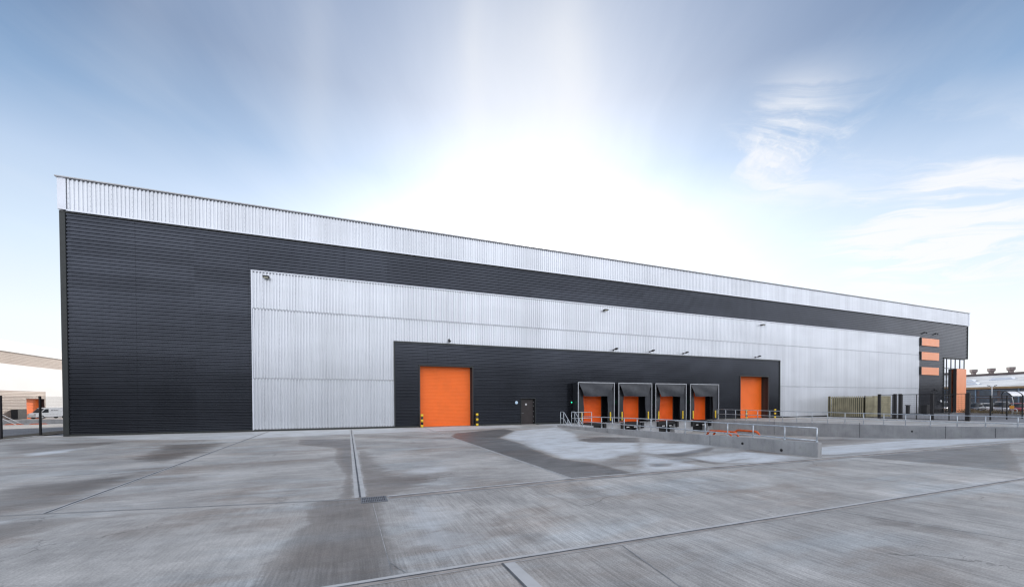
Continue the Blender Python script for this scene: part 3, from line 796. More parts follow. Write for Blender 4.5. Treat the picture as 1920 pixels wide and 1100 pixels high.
# orange wheel guides on the dock floor
def guide_mesh():
    g = MB(); L = 2.6; pts = []
    pts = [(0, 0, -.12), (0, -.02, .05), (0, -.14, .26), (0, -.32, .38), (0, -.5, .41), (0, -L + .5, .41), (0, -L + .32, .38), (0, -L + .14, .26), (0, -L + .02, .05), (0, -L, -.12)]
    g.tube(pts, .10, 10); return g
ORG = simple('orange_tube_paint', (.62, .10, .012), .45, var=.15, scale=5)
gl = [(22.6, 'first dock'), (24.0, 'second dock, left side'), (26.9, 'second dock, right side'), (28.3, 'third dock, left side'), (31.2, 'third dock, right side'), (32.65, 'fourth dock, left side'), (35.55, 'fourth dock, right side beside the retaining wall')]
g0 = None
pos = [(30.9, 'nearest the low wall, left of the other two'), (31.25, 'just behind the left one, between the third and fourth dock'), (33.75, 'beside the far retaining wall, right of the other two')]
for i, (x, lb) in enumerate(pos):
    y = (-4.4, -4.8, -4.9)[i]
    if g0 is None:
        g0 = guide_mesh().build('wheel_guide', ORG, loc=(x, y, -1.16)); tag(g0, 'bent orange tube wheel guide ' + lb, 'wheel guide', 'orange wheel guides on the dock floor')
    else:
        o = g0.copy(); COL.objects.link(o); o.location = (x, y, -1.16); o['label'] = 'bent orange tube wheel guide ' + lb

# ---------------------------------------------------------------- bollards
def bollard(loc, label, h=1.05, r=.095, group='striped bollards at the roller doors'):
    root = empty('bollard', loc, label, 'bollard', group)
    n = 5; hh = h / n
    g = MB(); g.tube([(0, 0, -.05), (0, 0, h - .012)], r, 18); g.tube([(0, 0, h - .012), (0, 0, h)], r, 18, rr=[r, r * .7]); g.build('black_post', BLACK, root)
    for k in (0, 2, 4):
        z0, z1 = hh * k + .004, hh * (k + 1) - (.01 if k == 4 else 0)
        g = MB(); g.tube([(0, 0, z0), (0, 0, z1)], r + .006, 18)
        g.build('yellow_band', YELLOW, root)
    return root
b0 = bollard((5.32, -.42, 0), 'yellow and black striped bollard left of the big roller door')
copy_tree(b0, loc=(9.84, -.42, 0), label='yellow and black striped bollard right of the big roller door')
copy_tree(b0, loc=(40.95, -.5, 0), label='yellow and black striped bollard in front of the far right roller door, left side')
copy_tree(b0, loc=(45.55, -.5, 0), label='yellow and black striped bollard right of the far right roller door')

# ---------------------------------------------------------------- wall lights and cameras
LENS = simple('lamp_lens', (.75, .73, .55), .25, var=.1)
def flood(loc, label):
    root = empty('floodlight', loc, label, 'floodlight', 'floodlights along the silver cladding')
    g = MB(); g.prism([(-.62, .0), (-.62, -.07), (-.40, -.17), (-.12, -.15), (-.08, .02)], 'x', -.27, .27); g.build('housing', BLACK, root, bevel=.01)
    g = MB(); g.prism([(-.56, -.105), (-.42, -.178), (-.14, -.16), (-.14, -.15), (-.40, -.165), (-.55, -.095)], 'x', -.2, .2); g.build('lens', LENS, root)
    g = MB(); g.box(-.05, .05, -.14, .04, -.1, .0); g.build('bracket', BLACK, root)
    root.scale = (.72, .72, .72)
    return root
f0_ = flood((-5.25, -.02, 10.72), 'black floodlight at the upper left corner of the silver cladding')
copy_tree(f0_, loc=(22.6, -.02, 10.66), label='black floodlight high on the silver cladding above the first two docks')
copy_tree(f0_, loc=(43.8, -.02, 10.68), label='black floodlight high on the silver cladding above the right roller door')
def dlight(loc, label):
    root = empty('dock_light', loc, label, 'wall light', 'small dock lights above the lower cladding')
    g = MB(); g.box(-.05, .05, -.1, .03, -.08, .06); g.build('bracket', BLACK, root)
    g = MB(); g.tube([(0, -.08, 0), (0, -.42, .06)], .018); g.build('arm', BLACK, root)
    g = MB(); g.prism([(-.62, .14), (-.32, .03), (-.34, -.03), (-.62, .04)], 'x', -.14, .14); g.build('lamp_head', BLACK, root)
    return root
d0 = dlight((23.6, -.02, 6.92), 'small black dock light above the first dock')
for u, nm in ((27.95, 'second dock'), (32.3, 'third dock'), (42.9, 'right roller door')):
    copy_tree(d0, loc=(u, -.02, 6.94), label='small black dock light above the ' + nm)
def cctv(loc, label, cat='security camera'):
    root = empty('security_camera', loc, label, cat, 'small cameras on the wall')
    g = MB(); g.box(-.06, .06, -.06, .03, -.07, .13); g.build('mount', BLACK, root)
    g = MB(); g.tube([(0, -.05, .06), (0, -.2, .06), (0, -.24, .02), (0, -.24, -.03)], .022); g.build('arm', BLACK, root)
    g = MB(); g.tube([(0, -.24, -.02), (0, -.24, -.07), (0, -.24, -.13), (0, -.24, -.17)], .1, 14, rr=[.1, .105, .085, .03]); g.build('dome', BLACKV, root)
    return root
c0 = cctv((7.6, -.02, 6.98), 'small black dome camera just above the big roller door panel')
copy_tree(c0, loc=(77.6, -.02, 11.75), label='left small black camera above the top orange panel')
copy_tree(c0, loc=(80.6, -.02, 11.75), label='right small black camera above the top orange panel')
copy_tree(c0, loc=(80.6, -.02, 3.47), label='small black camera low on the dark wall below the orange panels')
for n_ in ('security_camera.001', 'security_camera.002', 'security_camera.003'):
    if n_ in bpy.data.objects: bpy.data.objects[n_].scale = (1.0, 1.0, 1.0)
g = MB(); g.tube([(82.15, -.02, 1.84), (82.15, -.12, 1.84)], .16, 18); tag(g.build('bulkhead_light', WHITE), 'round white bulkhead light left of the glazed entrance', 'wall light')
BLUEW = simple('pale_blue_enamel', (.50, .66, .80), .4, var=.25, scale=12)
g = MB(); g.tube([(13.52, -.03, 1.92), (13.52, -.06, 1.92)], .135, 24); tag(g.build('round_sign', BLUEW), 'round pale blue and white sign left of the dark personnel door', 'sign')
# dock traffic lights
GREENL = simple('green_lamp', (.02, .5, .25), .3, em=((.02, 1.0, .45), 2.5))
root = empty('traffic_light', (18.92, -.03, 1.72), 'black dock traffic light showing green left of the first dock', 'traffic light', 'dock traffic lights')
g = MB(); g.box(-.1, .1, -.16, .02, 0, .42); g.build('housing', BLACK, root, bevel=.01)
g = MB(); g.tube([(0, -.161, .2), (0, -.175, .2)], .05, 14); g.build('green_lens', GREENL, root)
copy_tree(root, loc=(23.33, -.03, 1.72), label='black dock traffic light showing green between the first and second dock')
copy_tree(root, loc=(27.7, -.03, 1.72), label='black dock traffic light showing green between the second and third dock')
copy_tree(root, loc=(32.1, -.03, 1.72), label='black dock traffic light showing green between the third and fourth dock')

# ---------------------------------------------------------------- drain grate
root = empty('drain_grate', (.46, -24.02, 0), 'black cast iron drain grate set in the concrete yard', 'drain')
g = MB(); hw, hd = .25, .235
g.box(-hw, hw, -hd, -hd + .03, .001, .016); g.box(-hw, hw, hd - .03, hd, .001, .016); g.box(-hw, -hw + .02, -hd + .03, hd - .03, .001, .016); g.box(hw - .02, hw, -hd + .03, hd - .03, .001, .016)
IRON = simple('cast_iron', (.16, .17, .19), .5, .3, var=.25, scale=12)
g.build('frame', IRON, root)
g = MB()
for i in range(13):
    x = -hw + .02 + (i + .62) * (2 * hw - .04) / 13; g.box(x - .009, x + .009, -hd + .03, hd - .03, .0045, .0145)
g.box(-hw + .02, hw - .02, -.012, .012, .0045, .0135)
g.build('grating', IRON, root)
g = MB(); g.box(-hw + .02, hw - .02, -hd + .03, hd - .03, .0015, .003); g.build('sump', BLACK, root)


# ---------------------------------------------------------------- timber enclosure
TIMB = simple('weathered_timber', (.33, .30, .20), .85, var=.22, scale=1.2)
TIMD = simple('dark_timber', (.05, .045, .03), .9, var=.3, scale=3)
root = empty('timber_enclosure', (55.8, -4.1, 0), 'bin store of vertical timber slats against the silver wall beyond the right roller door', 'timber fence')
hT = 2.5
g = MB(); y = .02
while y < 3.9:
    h = hT + random.uniform(-.02, .02); g.box(-.03, -.004, y, y + .13, .06, h); y += .215
g.build('slat_side', TIMB, root)
g = MB(); x = 0.0
while x < 1.55: g.box(x, x + .11, -.03, -.004, .06, hT + random.uniform(-.01, .01)); x += .19
g.build('slat_panel', TIMB, root)
g = MB(); x = 1.68
while x < 4.9: g.box(x, x + .11, -.035, -.004, .06, hT + .02); x += .135
g.build('slat_gate', TIMB, root)
for z in (.35, 1.3, 2.25):
    g = MB(); g.box(.0, 4.95, .0, .05, z, z + .08); g.build('rail', TIMD, root)
    g = MB(); g.box(0.0, .05, .06, 3.95, z, z + .08); g.build('rail', TIMD, root)
for x, y in ((.02, 0), (1.6, 0), (4.9, 0), (.02, 3.8)):
    g = MB(); g.box(x - .05, x + .05, y + .052 if y == 0 else y, y + .15, 0, hT + .02); g.build('post', TIMD, root)
g = MB(); g.box(.35, 4.7, .6, .65, .0, 2.3); g.build('backing', TIMD, root)
g = MB(); g.box(.35, .4, .66, 3.8, .0, 2.3); g.build('backing', TIMD, root)

# ---------------------------------------------------------------- black mesh fences
def fence(name, p0, p1, label, h, posts, thick=(), wire_r=.003, vs=.05, cat='fence', topz=None, frame=True, z0=0.0):
    p0, p1 = Vector((*p0, z0)), Vector((*p1, z0)); L = (p1 - p0).length; ang = math.atan2(p1.y - p0.y, p1.x - p0.x)
    root = empty(name, p0, label, cat, rz=ang)
    for d_ in posts:
        w = .11 if d_ in thick else (.03 if thick else .045)
        g = MB(); g.box(d_ - w, d_ + w, -w, w, -.3, h + (.06 if w > .05 else .0)); g.build('post', BLACK, root)
    g = MB(); x = 0
    while x < L:
        g.box(x - wire_r, x + wire_r, -wire_r, wire_r, .06, h); x += vs
    z = .1
    while z < h:
        g.box(0, L, -wire_r - .004, -wire_r + .002, z - wire_r, z + wire_r); z += .2
    g.build('mesh_panel', BLACK, root)
    if frame:
        g = MB(); g.box(0, L, -.02, .02, h - .05, h); g.box(0, L, -.02, .02, .05, .1); g.build('frame_rail', BLACK, root)
    return root
yy = [-6.04, -7.23, -7.44, -7.87, -8.05, -9.23, -10.44, -11.69, -12.84, -13.02]
fence('mesh_gate', (54.5, -5.95), (54.5, -13.05), 'black mesh security fence and gate across the yard in front of the office corner', 2.62,
      [-5.95 - y for y in yy], thick=[-5.95 - y for y in (-6.04, -7.44, -7.87, -10.44, -13.02)], cat='gate', vs=.1)
fence('mesh_fence', (54.75, -13.02), (66.5, -12.75), 'black mesh fence running right from the thick gate post towards the cycle shelter', 2.45, [4.3, 8.0, 11.7], thick=[], frame=False, vs=.1)
fence('mesh_fence', (-16.7, 13), (-18.8, -6.7), 'black mesh fence on the verge left of the warehouse corner', 2.45, [.9, 3.55, 6.1, 8.7, 11.34, 13.97, 16.6, 19.2], thick=[], frame=False, vs=.05, wire_r=.0022)
# small posts beside the gate
for (x, y, h, w, lb) in ((71.6, -.9, 1.25, .2, 'low black cabinet on the paving right of the timber fence'), (76.2, -.8, 1.2, .42, 'black waste bin on the paving below the orange panels')):
    root = empty('litter_bin' if w > .3 else 'bollard_cabinet', (x, y, 0), lb, 'bin' if w > .3 else 'cabinet')
    g = MB(); g.box(-w, w, -w * .8, w * .8, .08, h); g.build('body', BLACK, root, bevel=.03)
    g = MB(); g.box(-w - .05, w + .05, -w * .8 - .05, w * .8 + .05, h, h + .1); g.build('lid', BLACK, root, bevel=.02)
    g = MB(); g.box(-w * .5, w * .5, -w * .5, w * .5, 0, .08); g.build('foot', BLACK, root)

# ---------------------------------------------------------------- neighbour on the left
NB = cladding('neighbour_glare_sheet', (.32, .25, .21), .4, 0, 6, 'z', pan=.05, dirt=.08)  # dark sheet coloured lighter, with the sun's glare put into the brown
NW = cladding('neighbour_white_sheet', (.66, .65, .64), .45, .1, 1, 'x', pan=.02, dirt=.03)
nb = empty('neighbour_warehouse', (-62, 60, -1.2), 'neighbouring warehouse with pale and brown bands seen past the left corner', 'warehouse')
def NBp(mb, name, mat):
    o = mb.xf(Matrix.Translation((62, -60, 1.2))).build(name, mat); o.parent = nb; return o
X = -62.0; Y0, Y1 = 40.0, 150.0; zb = -1.3
def band(x, y0, y1, z0, z1, per=.3, horiz=True, dep=.05):
    g = MB()
    if horiz:
        z = z0
        while z < z1 - .01:
            z2 = min(z + per, z1); g.face([(x, y0, z), (x, y1, z), (x, y1, z + (z2 - z) * .7), (x, y0, z + (z2 - z) * .7)]); g.face([(x, y0, z + (z2 - z) * .7), (x, y1, z + (z2 - z) * .7), (x - dep * (1 if z2 < z1 - .01 else 0), y1, z2), (x - dep * (1 if z2 < z1 - .01 else 0), y0, z2)]); 
            g.face([(x - dep, y0, z2), (x - dep, y1, z2), (x, y1, z2 + .001), (x, y0, z2 + .001)]); z = z2
    else:
        y = y0
        while y < y1 - .01:
            y2 = min(y + per, y1); g.face([(x, y, z0), (x, y + (y2 - y) * .6, z0), (x, y + (y2 - y) * .6, z1), (x, y, z1)]); g.face([(x, y + (y2 - y) * .6, z0), (x, y2, z0), (x, y2, z1), (x - dep, y + (y2 - y) * .8, z1), (x, y + (y2 - y) * .6, z1)][0:1] + [(x, y2, z0), (x, y2, z1), (x, y + (y2 - y) * .6, z1)]); y = y2
    return g
NBp(band(X + .2, Y0, Y1, 12.15, 14.3, .5, False), 'silver_fascia', NW)
NBp(band(X, Y0, Y1, 9.75, 12.15), 'brown_band', NB)
ydo0, ydo1 = 82.8, 88.2       # door opening
yc = 88.6                     # end of the low brown panel
g = band(X, Y0, Y1, 4.55, 9.75, .5, False); NBp(g, 'white_cladding', NW)
NBp(band(X, yc, Y1, zb, 4.55, .5, False), 'lower_white_cladding', NW)
g = band(X, Y0, ydo0, zb, 4.55); g2 = band(X, ydo0, ydo1, 2.95, 4.55); k = len(g.v); g.v += g2.v; g.f += [tuple(i + k for i in f) for f in g2.f]; g.sm += g2.sm
g2 = band(X, ydo1, yc, zb, 4.55); k = len(g.v); g.v += g2.v; g.f += [tuple(i + k for i in f) for f in g2.f]; g.sm += g2.sm
NBp(g, 'lower_brown_cladding', NB)
g = MB(); g.box(X - .9, X - .85, ydo0, ydo1, zb, 3); NBp(g, 'roller_door', ORANGE)
g = MB(); g.box(X - .85, X - .02, ydo1, ydo1 + .05, zb, 3.0); g.box(X - .85, X - .02, ydo0 - .05, ydo0, zb, 3.0); g.box(X - .85, X - .02, ydo0, ydo1, 3.0, 3.05); NBp(g, 'door_reveal', BLACK)
g = MB(); g.box(X - .3, X - .1, yc - .05, yc + .05, zb, 4.6); g.box(X - 40, X - 1, Y0, Y1, -1.4, 12.1); g.box(X - 40, X + .05, Y0, Y1, 12.1, 14.2); NBp(g, 'wall', NW)
g = MB(); g.box(X, X + 1.0, 78.6, 81.0, -1.15, .8); sh = NBp(g, 'dock_shelter', BLACKV)
g = MB(); g.box(X, X + .5, 96, 96.8, 8.6, 8.9); NBp(g, 'wall_light', BLACK)
# upstand wall in front of it
g = MB(); g.box(-60, -20, 33.2, 33.5, -1.2, .07); tag(g.build('low_concrete_wall', CONC), 'distant low concrete wall in front of the neighbouring warehouse', 'wall')
for i in range(3):
    g = MB(); L = 3.0; zz = -.62
    x0 = -39 + i * 2.1
    g.tube([(x0, 32.3, zz), (x0 + .1, 32.3, zz + .12), (x0 + .3, 32.3, zz + .2), (x0 + 1.5, 32.3, zz + .2), (x0 + 1.7, 32.3, zz + .12), (x0 + 1.8, 32.3, zz)], .07, 8)
    tag(g.build('wheel_guide', ORG), ['distant bent orange tube at the frame edge below the far concrete wall', 'distant bent orange tube, middle one below the far concrete wall', 'distant bent orange tube nearest the black fence post below the far concrete wall'][i], 'wheel guide', 'orange wheel guides at the far concrete wall')
# white stair railing there
root = empty('stair_handrail', (-37.5, 31.5, -.6), 'white stair railing by the low concrete wall of the neighbouring warehouse', 'handrail')
for dy in (0, 1.0):
    g = MB(); g.tube([(-1.4, dy, 2.0), (-.6, dy, 2.0), (1.0, dy, .9), (2.2, dy, .1)], .03, 6); g.build('top_rail', WHITE, root)
    g = MB(); g.tube([(-1.4, dy, 1.5), (-.6, dy, 1.5), (1.0, dy, .45)], .025, 6); g.build('middle_rail', WHITE, root)
for xx, z0_, z1_ in ((-1.4, .6, 2.0), (-.6, .6, 2.0), (.2, .2, 1.4), (1.0, 0, .9)):
    g = MB(); g.tube([(xx, 0, z0_ - .6), (xx, 0, z1_)], .03, 6); g.build('post', WHITE, root)

# ---------------------------------------------------------------- vehicles
CARG = simple('tinted_glass', (.02, .025, .03), .08, var=.1)
TYRE = simple('tyre_rubber', (.02, .02, .02), .8, var=.2)
RIM = simple('alloy_rim', (.5, .5, .52), .3, .7, var=.1)
def wheel(root, x, y, r):
    s_ = 1 if y > 0 else -1
    g = MB(); g.tube([(x, y - .1, r), (x, y - .085, r), (x, y + .085, r), (x, y + .1, r)], r, 20, rr=[r * .93, r, r, r * .93]); w = g.build('wheel', TYRE, root)
    g = MB(); g.tube([(x, y + s_ * .1, r), (x, y + s_ * .112, r)], r * .6, 14); g.build('rim', RIM, w)
def loft(sections):
    """sections: list of rings (same count) -> closed body"""
    g = MB(); n = len(sections[0]); k = 0
    for s_ in sections: g.v += s_
    for i in range(len(sections) - 1):
        for j in range(n):
            j2 = (j + 1) % n; g.f.append((i * n + j, i * n + j2, (i + 1) * n + j2, (i + 1) * n + j)); g.sm.append(True)
    g.f.append(tuple(range(n))[::-1]); g.f.append(tuple((len(sections) - 1) * n + j for j in range(n))); g.sm += [False, False]
    return g
def car(loc, rz, paint, label, L=4.3, H_=1.45, Wd=1.76, group='cars parked beyond the hedge'):
    root = empty('parked_car', loc, label, 'car', group, rz)
    def ring(x, zb, zt, w, tuck=.9):
        return [(x, -w * .92, zb), (x, -w, zb + .12), (x, -w, zt - .1), (x, -w * tuck, zt), (x, w * tuck, zt), (x, w, zt - .1), (x, w, zb + .12), (x, w * .92, zb)]
    w = Wd / 2
    secs = [ring(-L / 2, .42, .62, w * .8), ring(-L / 2 + .08, .25, .74, w * .92), ring(-L / 2 + .9, .2, .88, w), ring(-L * .1, .2, .93, w), ring(L * .25, .2, .95, w), ring(L / 2 - .15, .25, .92, w * .95), ring(L / 2, .4, .85, w * .85)]
    loft(secs).build('body', paint, root)
    def gr(x, z, w_): return [(x, -w_, .9), (x, -w_ * .86, z), (x, w_ * .86, z), (x, w_, .9)]
    loft([gr(-L * .22, .92, w * .9), gr(-L * .04, H_ - .06, w * .9), gr(L * .12, H_, w * .9), gr(L * .32, H_ - .1, w * .88), gr(L * .44, .95, w * .85)]).build('window', CARG, root)
    def rr_(x, z, w_): return [(x, -w_ * .84, z - .03), (x, -w_ * .8, z + .012), (x, w_ * .8, z + .012), (x, w_ * .84, z - .03)]
    loft([rr_(-L * .05, H_ - .06, w * .9), rr_(L * .12, H_, w * .9), rr_(L * .33, H_ - .1, w * .88)]).build('roof', paint, root)
    for x in (-L * .31, L * .31):
        for s_ in (-1, 1): wheel(root, x, s_ * (w - .06), .32)
    for s_ in (-1, 1):
        g = MB(); g.box(-L / 2 - .02, -L / 2 + .1, s_ * w * .5, s_ * w * .8, .58, .7); g.build('headlight', RIM, root, bevel=.01)
        g = MB(); g.box(L / 2 - .08, L / 2 + .02, s_ * w * .55, s_ * w * .82, .66, .82); g.build('tail_light', REDL, root)
    return root
REDL = simple('red_lens', (.4, .02, .02), .3)
PD_ = simple('dark_car_paint', (.06, .07, .09), .25, .3, coat=.6); PW_ = simple('white_car_paint', (.75, .75, .76), .3, coat=.6)
PS_ = simple('silver_car_paint', (.50, .50, .53), .3, .5, coat=.5); PR_ = simple('red_car_paint', (.35, .03, .04), .3, coat=.6)

def pol(az, r): return (r * math.sin(R(az)), CAM_Y + r * math.cos(R(az)))
for az, r_, pt, hh_, rz_, lb in ((70.42, 98, PD_, 1.56, 6, 'dark car with a pale windscreen parked just right of the orange entrance fin'), (71.25, 103, PW_, 1.45, 32, 'white car parked between the dark car and the lamp post'), (72.05, 97, PS_, 1.74, 12, 'tall silver car parked just left of the cycle shelter'), (72.95, 99, PR_, 1.5, 18, 'red car parked behind the cycle shelter')):
    x, y = pol(az, r_)
    car((x, y, 0), R(rz_), pt, lb, H_=hh_)

# white van by the neighbour
root = empty('delivery_van', (-56.2, 78.4, -1.08), 'white delivery van with dark lettering parked by the distant brown warehouse wall', 'van', rz=R(64))
# local x forward negative = cab end
prof = [(-3.0, .35), (-3.0, .85), (-2.75, 1.12), (-2.2, 1.22), (-1.45, 2.05), (-1.2, 2.2), (2.9, 2.25), (3.0, 2.1), (3.0, .35)]
g = MB(); g.prism(prof, 'y', -.98, .98); g.build('body', WHITE, root, bevel=.06)
g = MB(); g.prism([(-2.15, 1.24), (-1.5, 1.95), (-.95, 1.95), (-.95, 1.24)], 'y', -.987, .987); g.build('window', CARG, root)
g = MB(); g.face([(-2.24, -.8, 1.23), (-2.24, .8, 1.23), (-1.5, .8, 2.03), (-1.5, -.8, 2.03)]); g.xf(Matrix.Translation((-.02, 0, .02))).build('windscreen', CARG, root)
for x in (-2.05, 1.7):
    for s_ in (-1, 1): wheel(root, x, s_ * .93, .36)
g = MB(); g.box(-2.9, 3.02, -.99, .99, .3, .42); g.build('sill', BLACK, root)
g = MB(); g.box(-.5, -.3, -.995, -.985, 1.62, 1.78); 
for i in range(6): g.box(-.15 + i * .14, -.05 + i * .14, -.995, -.985, 1.64, 1.74)
g.build('lettering', BLACK, root)
for s_ in (-1, 1):
    g = MB(); g.box(-3.02, -2.85, s_ * .6, s_ * .9, .8, 1.0); g.build('headlight', RIM, root)
root2 = copy_tree(root, loc=(-52.6, 86.0, -1.15), rz=R(64), label='second white van half hidden behind the left corner of the warehouse')
for o_ in (root, root2): o_['group'] = 'white vans by the distant warehouse'

# ---------------------------------------------------------------- right background
BRICK = simple('dark_brick', (.15, .115, .11), .8, var=.25, scale=.6)
FWALL = empty('factory', (148, 20, 0), 'old brick factory with a pale ribbed metal roof and roof ventilators behind the cars', 'factory')
def FP(mb, name, mat, par=None):
    o = mb.xf(Matrix.Translation((-148, -20, 0))).build(name, mat); o.parent = par or FWALL; return o
def fx(y): return 148.0 + (y - 15) * .30
def skew(mb): 
    mb.v = [(x + (y - 15) * .30, y, z) for x, y, z in mb.v]; return mb
g = MB(); g.box(148, 150, -45, 80, -.1, 5.0); FP(skew(g), 'wall', BRICK)
VENT = simple('rusty_vent_metal', (.21, .17, .165), .7, var=.2)
ROOFW = cladding('factory_roof_sheet', (.55, .56, .57), .6, .0, 1.2, 'x', pan=.08, dirt=.3)
g = MB(); g.prism([(147.6, 5.12), (172, 9.2), (196, 5.1), (196, 4.9), (147.6, 4.9)], 'y', -45, 80); rf = FP(skew(g), 'roof', ROOFW)
EAVE = simple('ochre_gutter', (.42, .27, .14), .6, var=.2, scale=.5)
g = MB(); g.box(147.3, 147.6, -45, 80, 4.75, 5.25); FP(skew(g), 'eave_gutter', EAVE)
g = MB(); g.box(171.4, 172.6, -45, 80, 9.0, 9.75); FP(skew(g), 'ridge_vent', BRICK)
BLUES = simple('blue_grey_steel', (.22, .30, .40), .5, var=.1)
WINB = simple('dim_glazing', (.07, .09, .12), .15, var=.35, scale=.5)
for z0, z1 in ((3.0, 4.3), (.9, 2.3)):
    g = MB(); y = -44
    while y < 78: g.box(147.95, 147.999, y, y + 3.4, z0, z1); y += 4.0
    FP(skew(g), 'window_band', WINB)
g = MB()
for z in (4.35, 2.6): g.box(147.85, 147.94, -45, 80, z, z + .12)
FP(skew(g), 'rail', BLUES)
for i, y in enumerate(range(-44, 80, 8)):
    g = MB(); g.box(147.75, 147.94, y, y + .25, 0, 4.75); FP(skew(g), 'downpipe', BLUES)
for az in (70.35, 71.42, 72.55):
    rr0 = 176 if az < 71 else 174
    x, y = pol(az, 172); yv = y; xv = 172 + (yv - 15) * .30
    s_ = math.hypot(xv, yv - CAM_Y) / 172
    # slide along the ridge until the bearing is right
    for _ in range(30):
        a_ = math.degrees(math.atan2(xv, yv - CAM_Y)); yv += (a_ - az) * 3.2; xv = 172 + (yv - 15) * .30
    g = MB(); q_ = .40; rings = [(9.3, .42), (10.15, .42), (10.45, .60), (10.5, .66), (11.25, .66)]
    g.tube([(xv, yv, z_) for z_, _ in rings], 1, 4, rr=[r_ * 1.35 for _, r_ in rings]); g.sm = [False] * len(g.f)
    FP(g, 'roof_ventilator', VENT, rf).matrix_parent_inverse = Matrix.Identity(4)
for dy, dxr, sz in ((36, 158, 1.6), (27, 160, 2.0), (24, 154, 2.2), (20, 162, 2.4), (41, 152, .6)):
    xs = dxr + (dy - 15) * .3; zr = 5.12 + (dxr - 147.6) * 4.08 / 24.4
    g = MB(); g.prism([(dy - sz, zr - .2), (dy - sz * .7, zr + .5), (dy + sz * .7, zr + .5), (dy + sz, zr - .2)], 'x', xs - 1, xs + 1)
    g.v = [(x, y, z) for x, y, z in g.v]; FP(g, 'rooflight', STRIM, rf)
# paving of the car park and kerb
PAVE = simple('car_park_paving', (.24, .245, .26), .8, var=.15, scale=.5)
g = MB(); a1, a2 = pol(69.0, 92), pol(74.5, 79.5); 
kx = Vector((a2[0] - a1[0], a2[1] - a1[1], 0)).normalized(); ky = Vector((-kx.y, kx.x, 0))
ka = math.atan2(kx.y, kx.x)
g.box(-3, 22, -.15, .15, -.1, .12)
tag(g.build('kerb', MARGIN, loc=(a1[0], a1[1], 0)), kind='structure').rotation_euler.z = ka
# dry hedge behind the kerb
HEDM = simple('dry_hedge_leaves', (.20, .15, .075), .9, var=.5, scale=6)
g = MB()
for i in range(5200):
    s_ = random.uniform(-8, 24); q = random.gauss(1.6, .55); hh = .5 + .12 * math.sin(s_ * 1.7) + .1 * math.sin(s_ * 5.1)
    z = random.random() ** .7 * hh
    p = Vector((a1[0], a1[1], z)) + kx * s_ + ky * q
    e = Vector((random.uniform(-1, 1), random.uniform(-1, 1), random.uniform(-1, 1))).normalized() * random.uniform(.05, .12)
    f_ = Vector((random.uniform(-1, 1), random.uniform(-1, 1), random.uniform(-1, 1))).normalized() * random.uniform(.03, .07)
    g.face([p - e, p + f_, p + e, p - f_])
tag(g.build('hedge', HEDM), 'low dry brown hedge along the far edge of the paving, before the parked cars', 'hedge', kind='stuff')
# lamp post
x, y = pol(71.47, 88)
root = empty('street_lamp', (x, y, 0), 'white lamp post with black lower half and two black heads beside the low hedge', 'street lamp', rz=R(-72))
g = MB(); g.tube([(0, 0, 2.2), (0, 0, 3.9)], .055, 10, rr=[.06, .045]); g.build('pole', WHITE, root)
g = MB(); g.tube([(0, 0, 0), (0, 0, 2.25)], .13, 10); g.build('lower_pole', BLACK, root)
g = MB(); g.tube([(-.3, 0, 3.92), (.3, 0, 3.92)], .025, 8); g.build('arm', WHITE, root)
for s_ in (-1, 1):
    g = MB(); g.prism([(s_ * .2, 3.88), (s_ * .2, 4.0), (s_ * .46, 4.07), (s_ * .48, 3.98)], 'y', -.12, .12); g.build('lamp_head', BLACK, root)
# cycle shelter
CLR, t_, b_ = mat_new('shelter_polycarbonate')
b_.inputs['Base Color'].default_value = (.80, .78, .80, 1); b_.inputs['Roughness'].default_value = .6; b_.inputs['Transmission Weight'].default_value = .7; b_.inputs['Alpha'].default_value = 1.0
x, y = pol(72.28, 85.5)
SHZ = R(-40)
root = empty('cycle_shelter', (x, y, 0), 'curved cycle shelter with translucent roof panels on dark hoops at the right frame edge', 'shelter', rz=SHZ)
AR = [(.55, 0), (.56, 1.6), (.62, 2.3), (.66, 2.75), (.5, 3.02), (.2, 3.12), (-.2, 3.02), (-.6, 2.78), (-.95, 2.45)]
for i in range(6):
    g = MB(); g.tube([(i * 1.15, p, q) for p, q in AR], .05, 8); g.build('hoop', BLACK, root)
for i in range(5):
    g = MB()
    for (p, q), (p2, q2) in zip(AR[4:], AR[5:]):
        g.face([(i * 1.15 + .06, p, q), (i * 1.15 + 1.09, p, q), (i * 1.15 + 1.09, p2, q2), (i * 1.15 + .06, p2, q2)])
    g.build('roof_panel', CLR, root)
for p, q in ((.56, 1.0), (-.95, 2.45)):
    g = MB(); g.tube([(0, p, q), (5.75, p, q)], .03, 6); g.build('rail', BLACK, root)
g = MB(); g.tube([(0, -.95, 2.42), (0, -1.12, 1.9), (0, -1.2, 1.3)], .04, 8); g.build('end_screen_edge', WHITE, root)
shroot = root
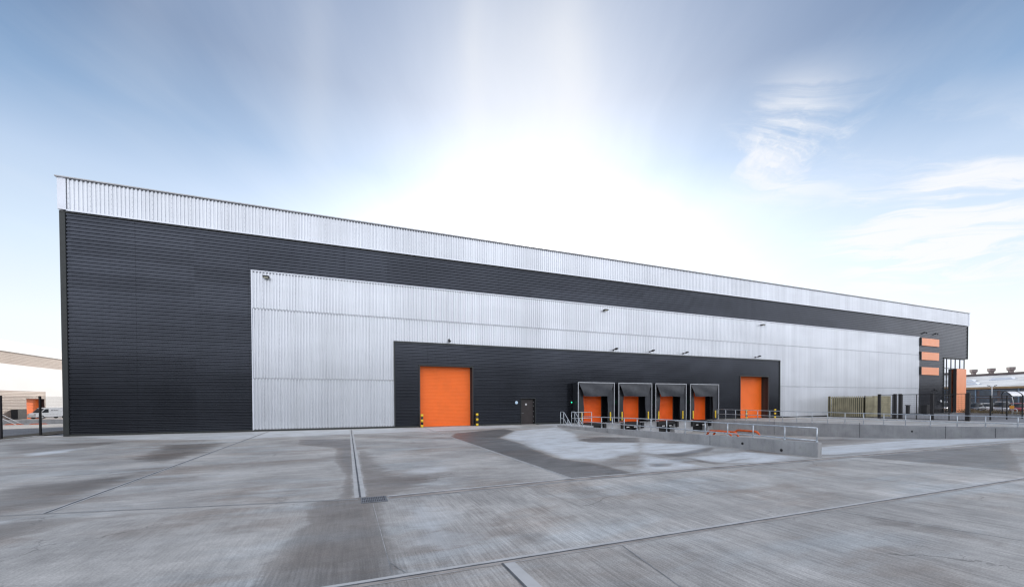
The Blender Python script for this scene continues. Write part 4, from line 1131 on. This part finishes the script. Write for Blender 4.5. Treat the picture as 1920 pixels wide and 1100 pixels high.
for i, lb in enumerate(('first white steel cycle hoop under the shelter, below the orange sign', 'second white steel cycle hoop under the shelter', 'third white steel cycle hoop under the shelter')):
    p = Vector((x, y, 0)) + Vector((.30, -.95, 0)) * (.75 + i * .95) + Vector((-.5, -.2, 0))
    g = MB(); g.tube([(-.17, 0, 0), (-.17, 0, .66), (-.12, 0, .78), (0, 0, .83), (.12, 0, .78), (.17, 0, .66), (.17, 0, 0)], .04, 8)
    o = tag(g.build('cycle_stand', WHITE, loc=p), lb, 'cycle stand', 'cycle stands under the shelter'); o.rotation_euler.z = R(-72)
p = Vector((x, y, 0)) + Vector((.30, -.95, 0)) * .5 + Vector((-.4, -.15, 0))
root = empty('small_sign', p, 'small orange sign box on a post beside the cycle shelter', 'sign')
root.rotation_euler.z = R(-72)
g = MB(); g.tube([(0, .03, 0), (0, .03, 1.4)], .03, 8); g.build('post', WHITE, root)
g = MB(); g.box(-.2, .2, -.04, .0, .82, 1.22); g.build('sign_panel', simple('amber_panel', (.9, .38, .03), .5), root)

# unseen trees: low row mirrored in the glass, tall belt added to darken cladding
LEAF = simple('reflection_leaves', (.03, .036, .026), .8, var=.5, scale=.5)
g = MB()
for i in range(11000):
    if i % 3: cx_, cy_ = random.uniform(-90, 150), -84 + random.gauss(0, 4)
    else: cx_, cy_ = 158 + random.gauss(0, 5), random.uniform(-75, -6)
    hh = (12.0 + 1.6 * math.sin(cx_ * .21 + cy_ * .17) + 1.0 * math.sin(cx_ * .7)) if i % 3 else (3.2 + 1.1 * math.sin(cy_ * .45))
    z = random.random() ** .8 * hh
    s_ = random.uniform(.5, 1.3)
    e = Vector((random.uniform(-1, 1), random.uniform(-1, 1), random.uniform(-1, 1))).normalized() * s_
    f_ = e.cross(Vector((random.uniform(-1, 1), random.uniform(-1, 1), random.uniform(-1, 1)))).normalized() * s_ * .6
    p = Vector((cx_, cy_, z)); g.face([p - e, p + f_, p + e, p - f_])
tag(g.build('reflection_woodland', LEAF), 'unseen dark belt of trees opposite the warehouse, added for its reflections', 'trees', kind='stuff')
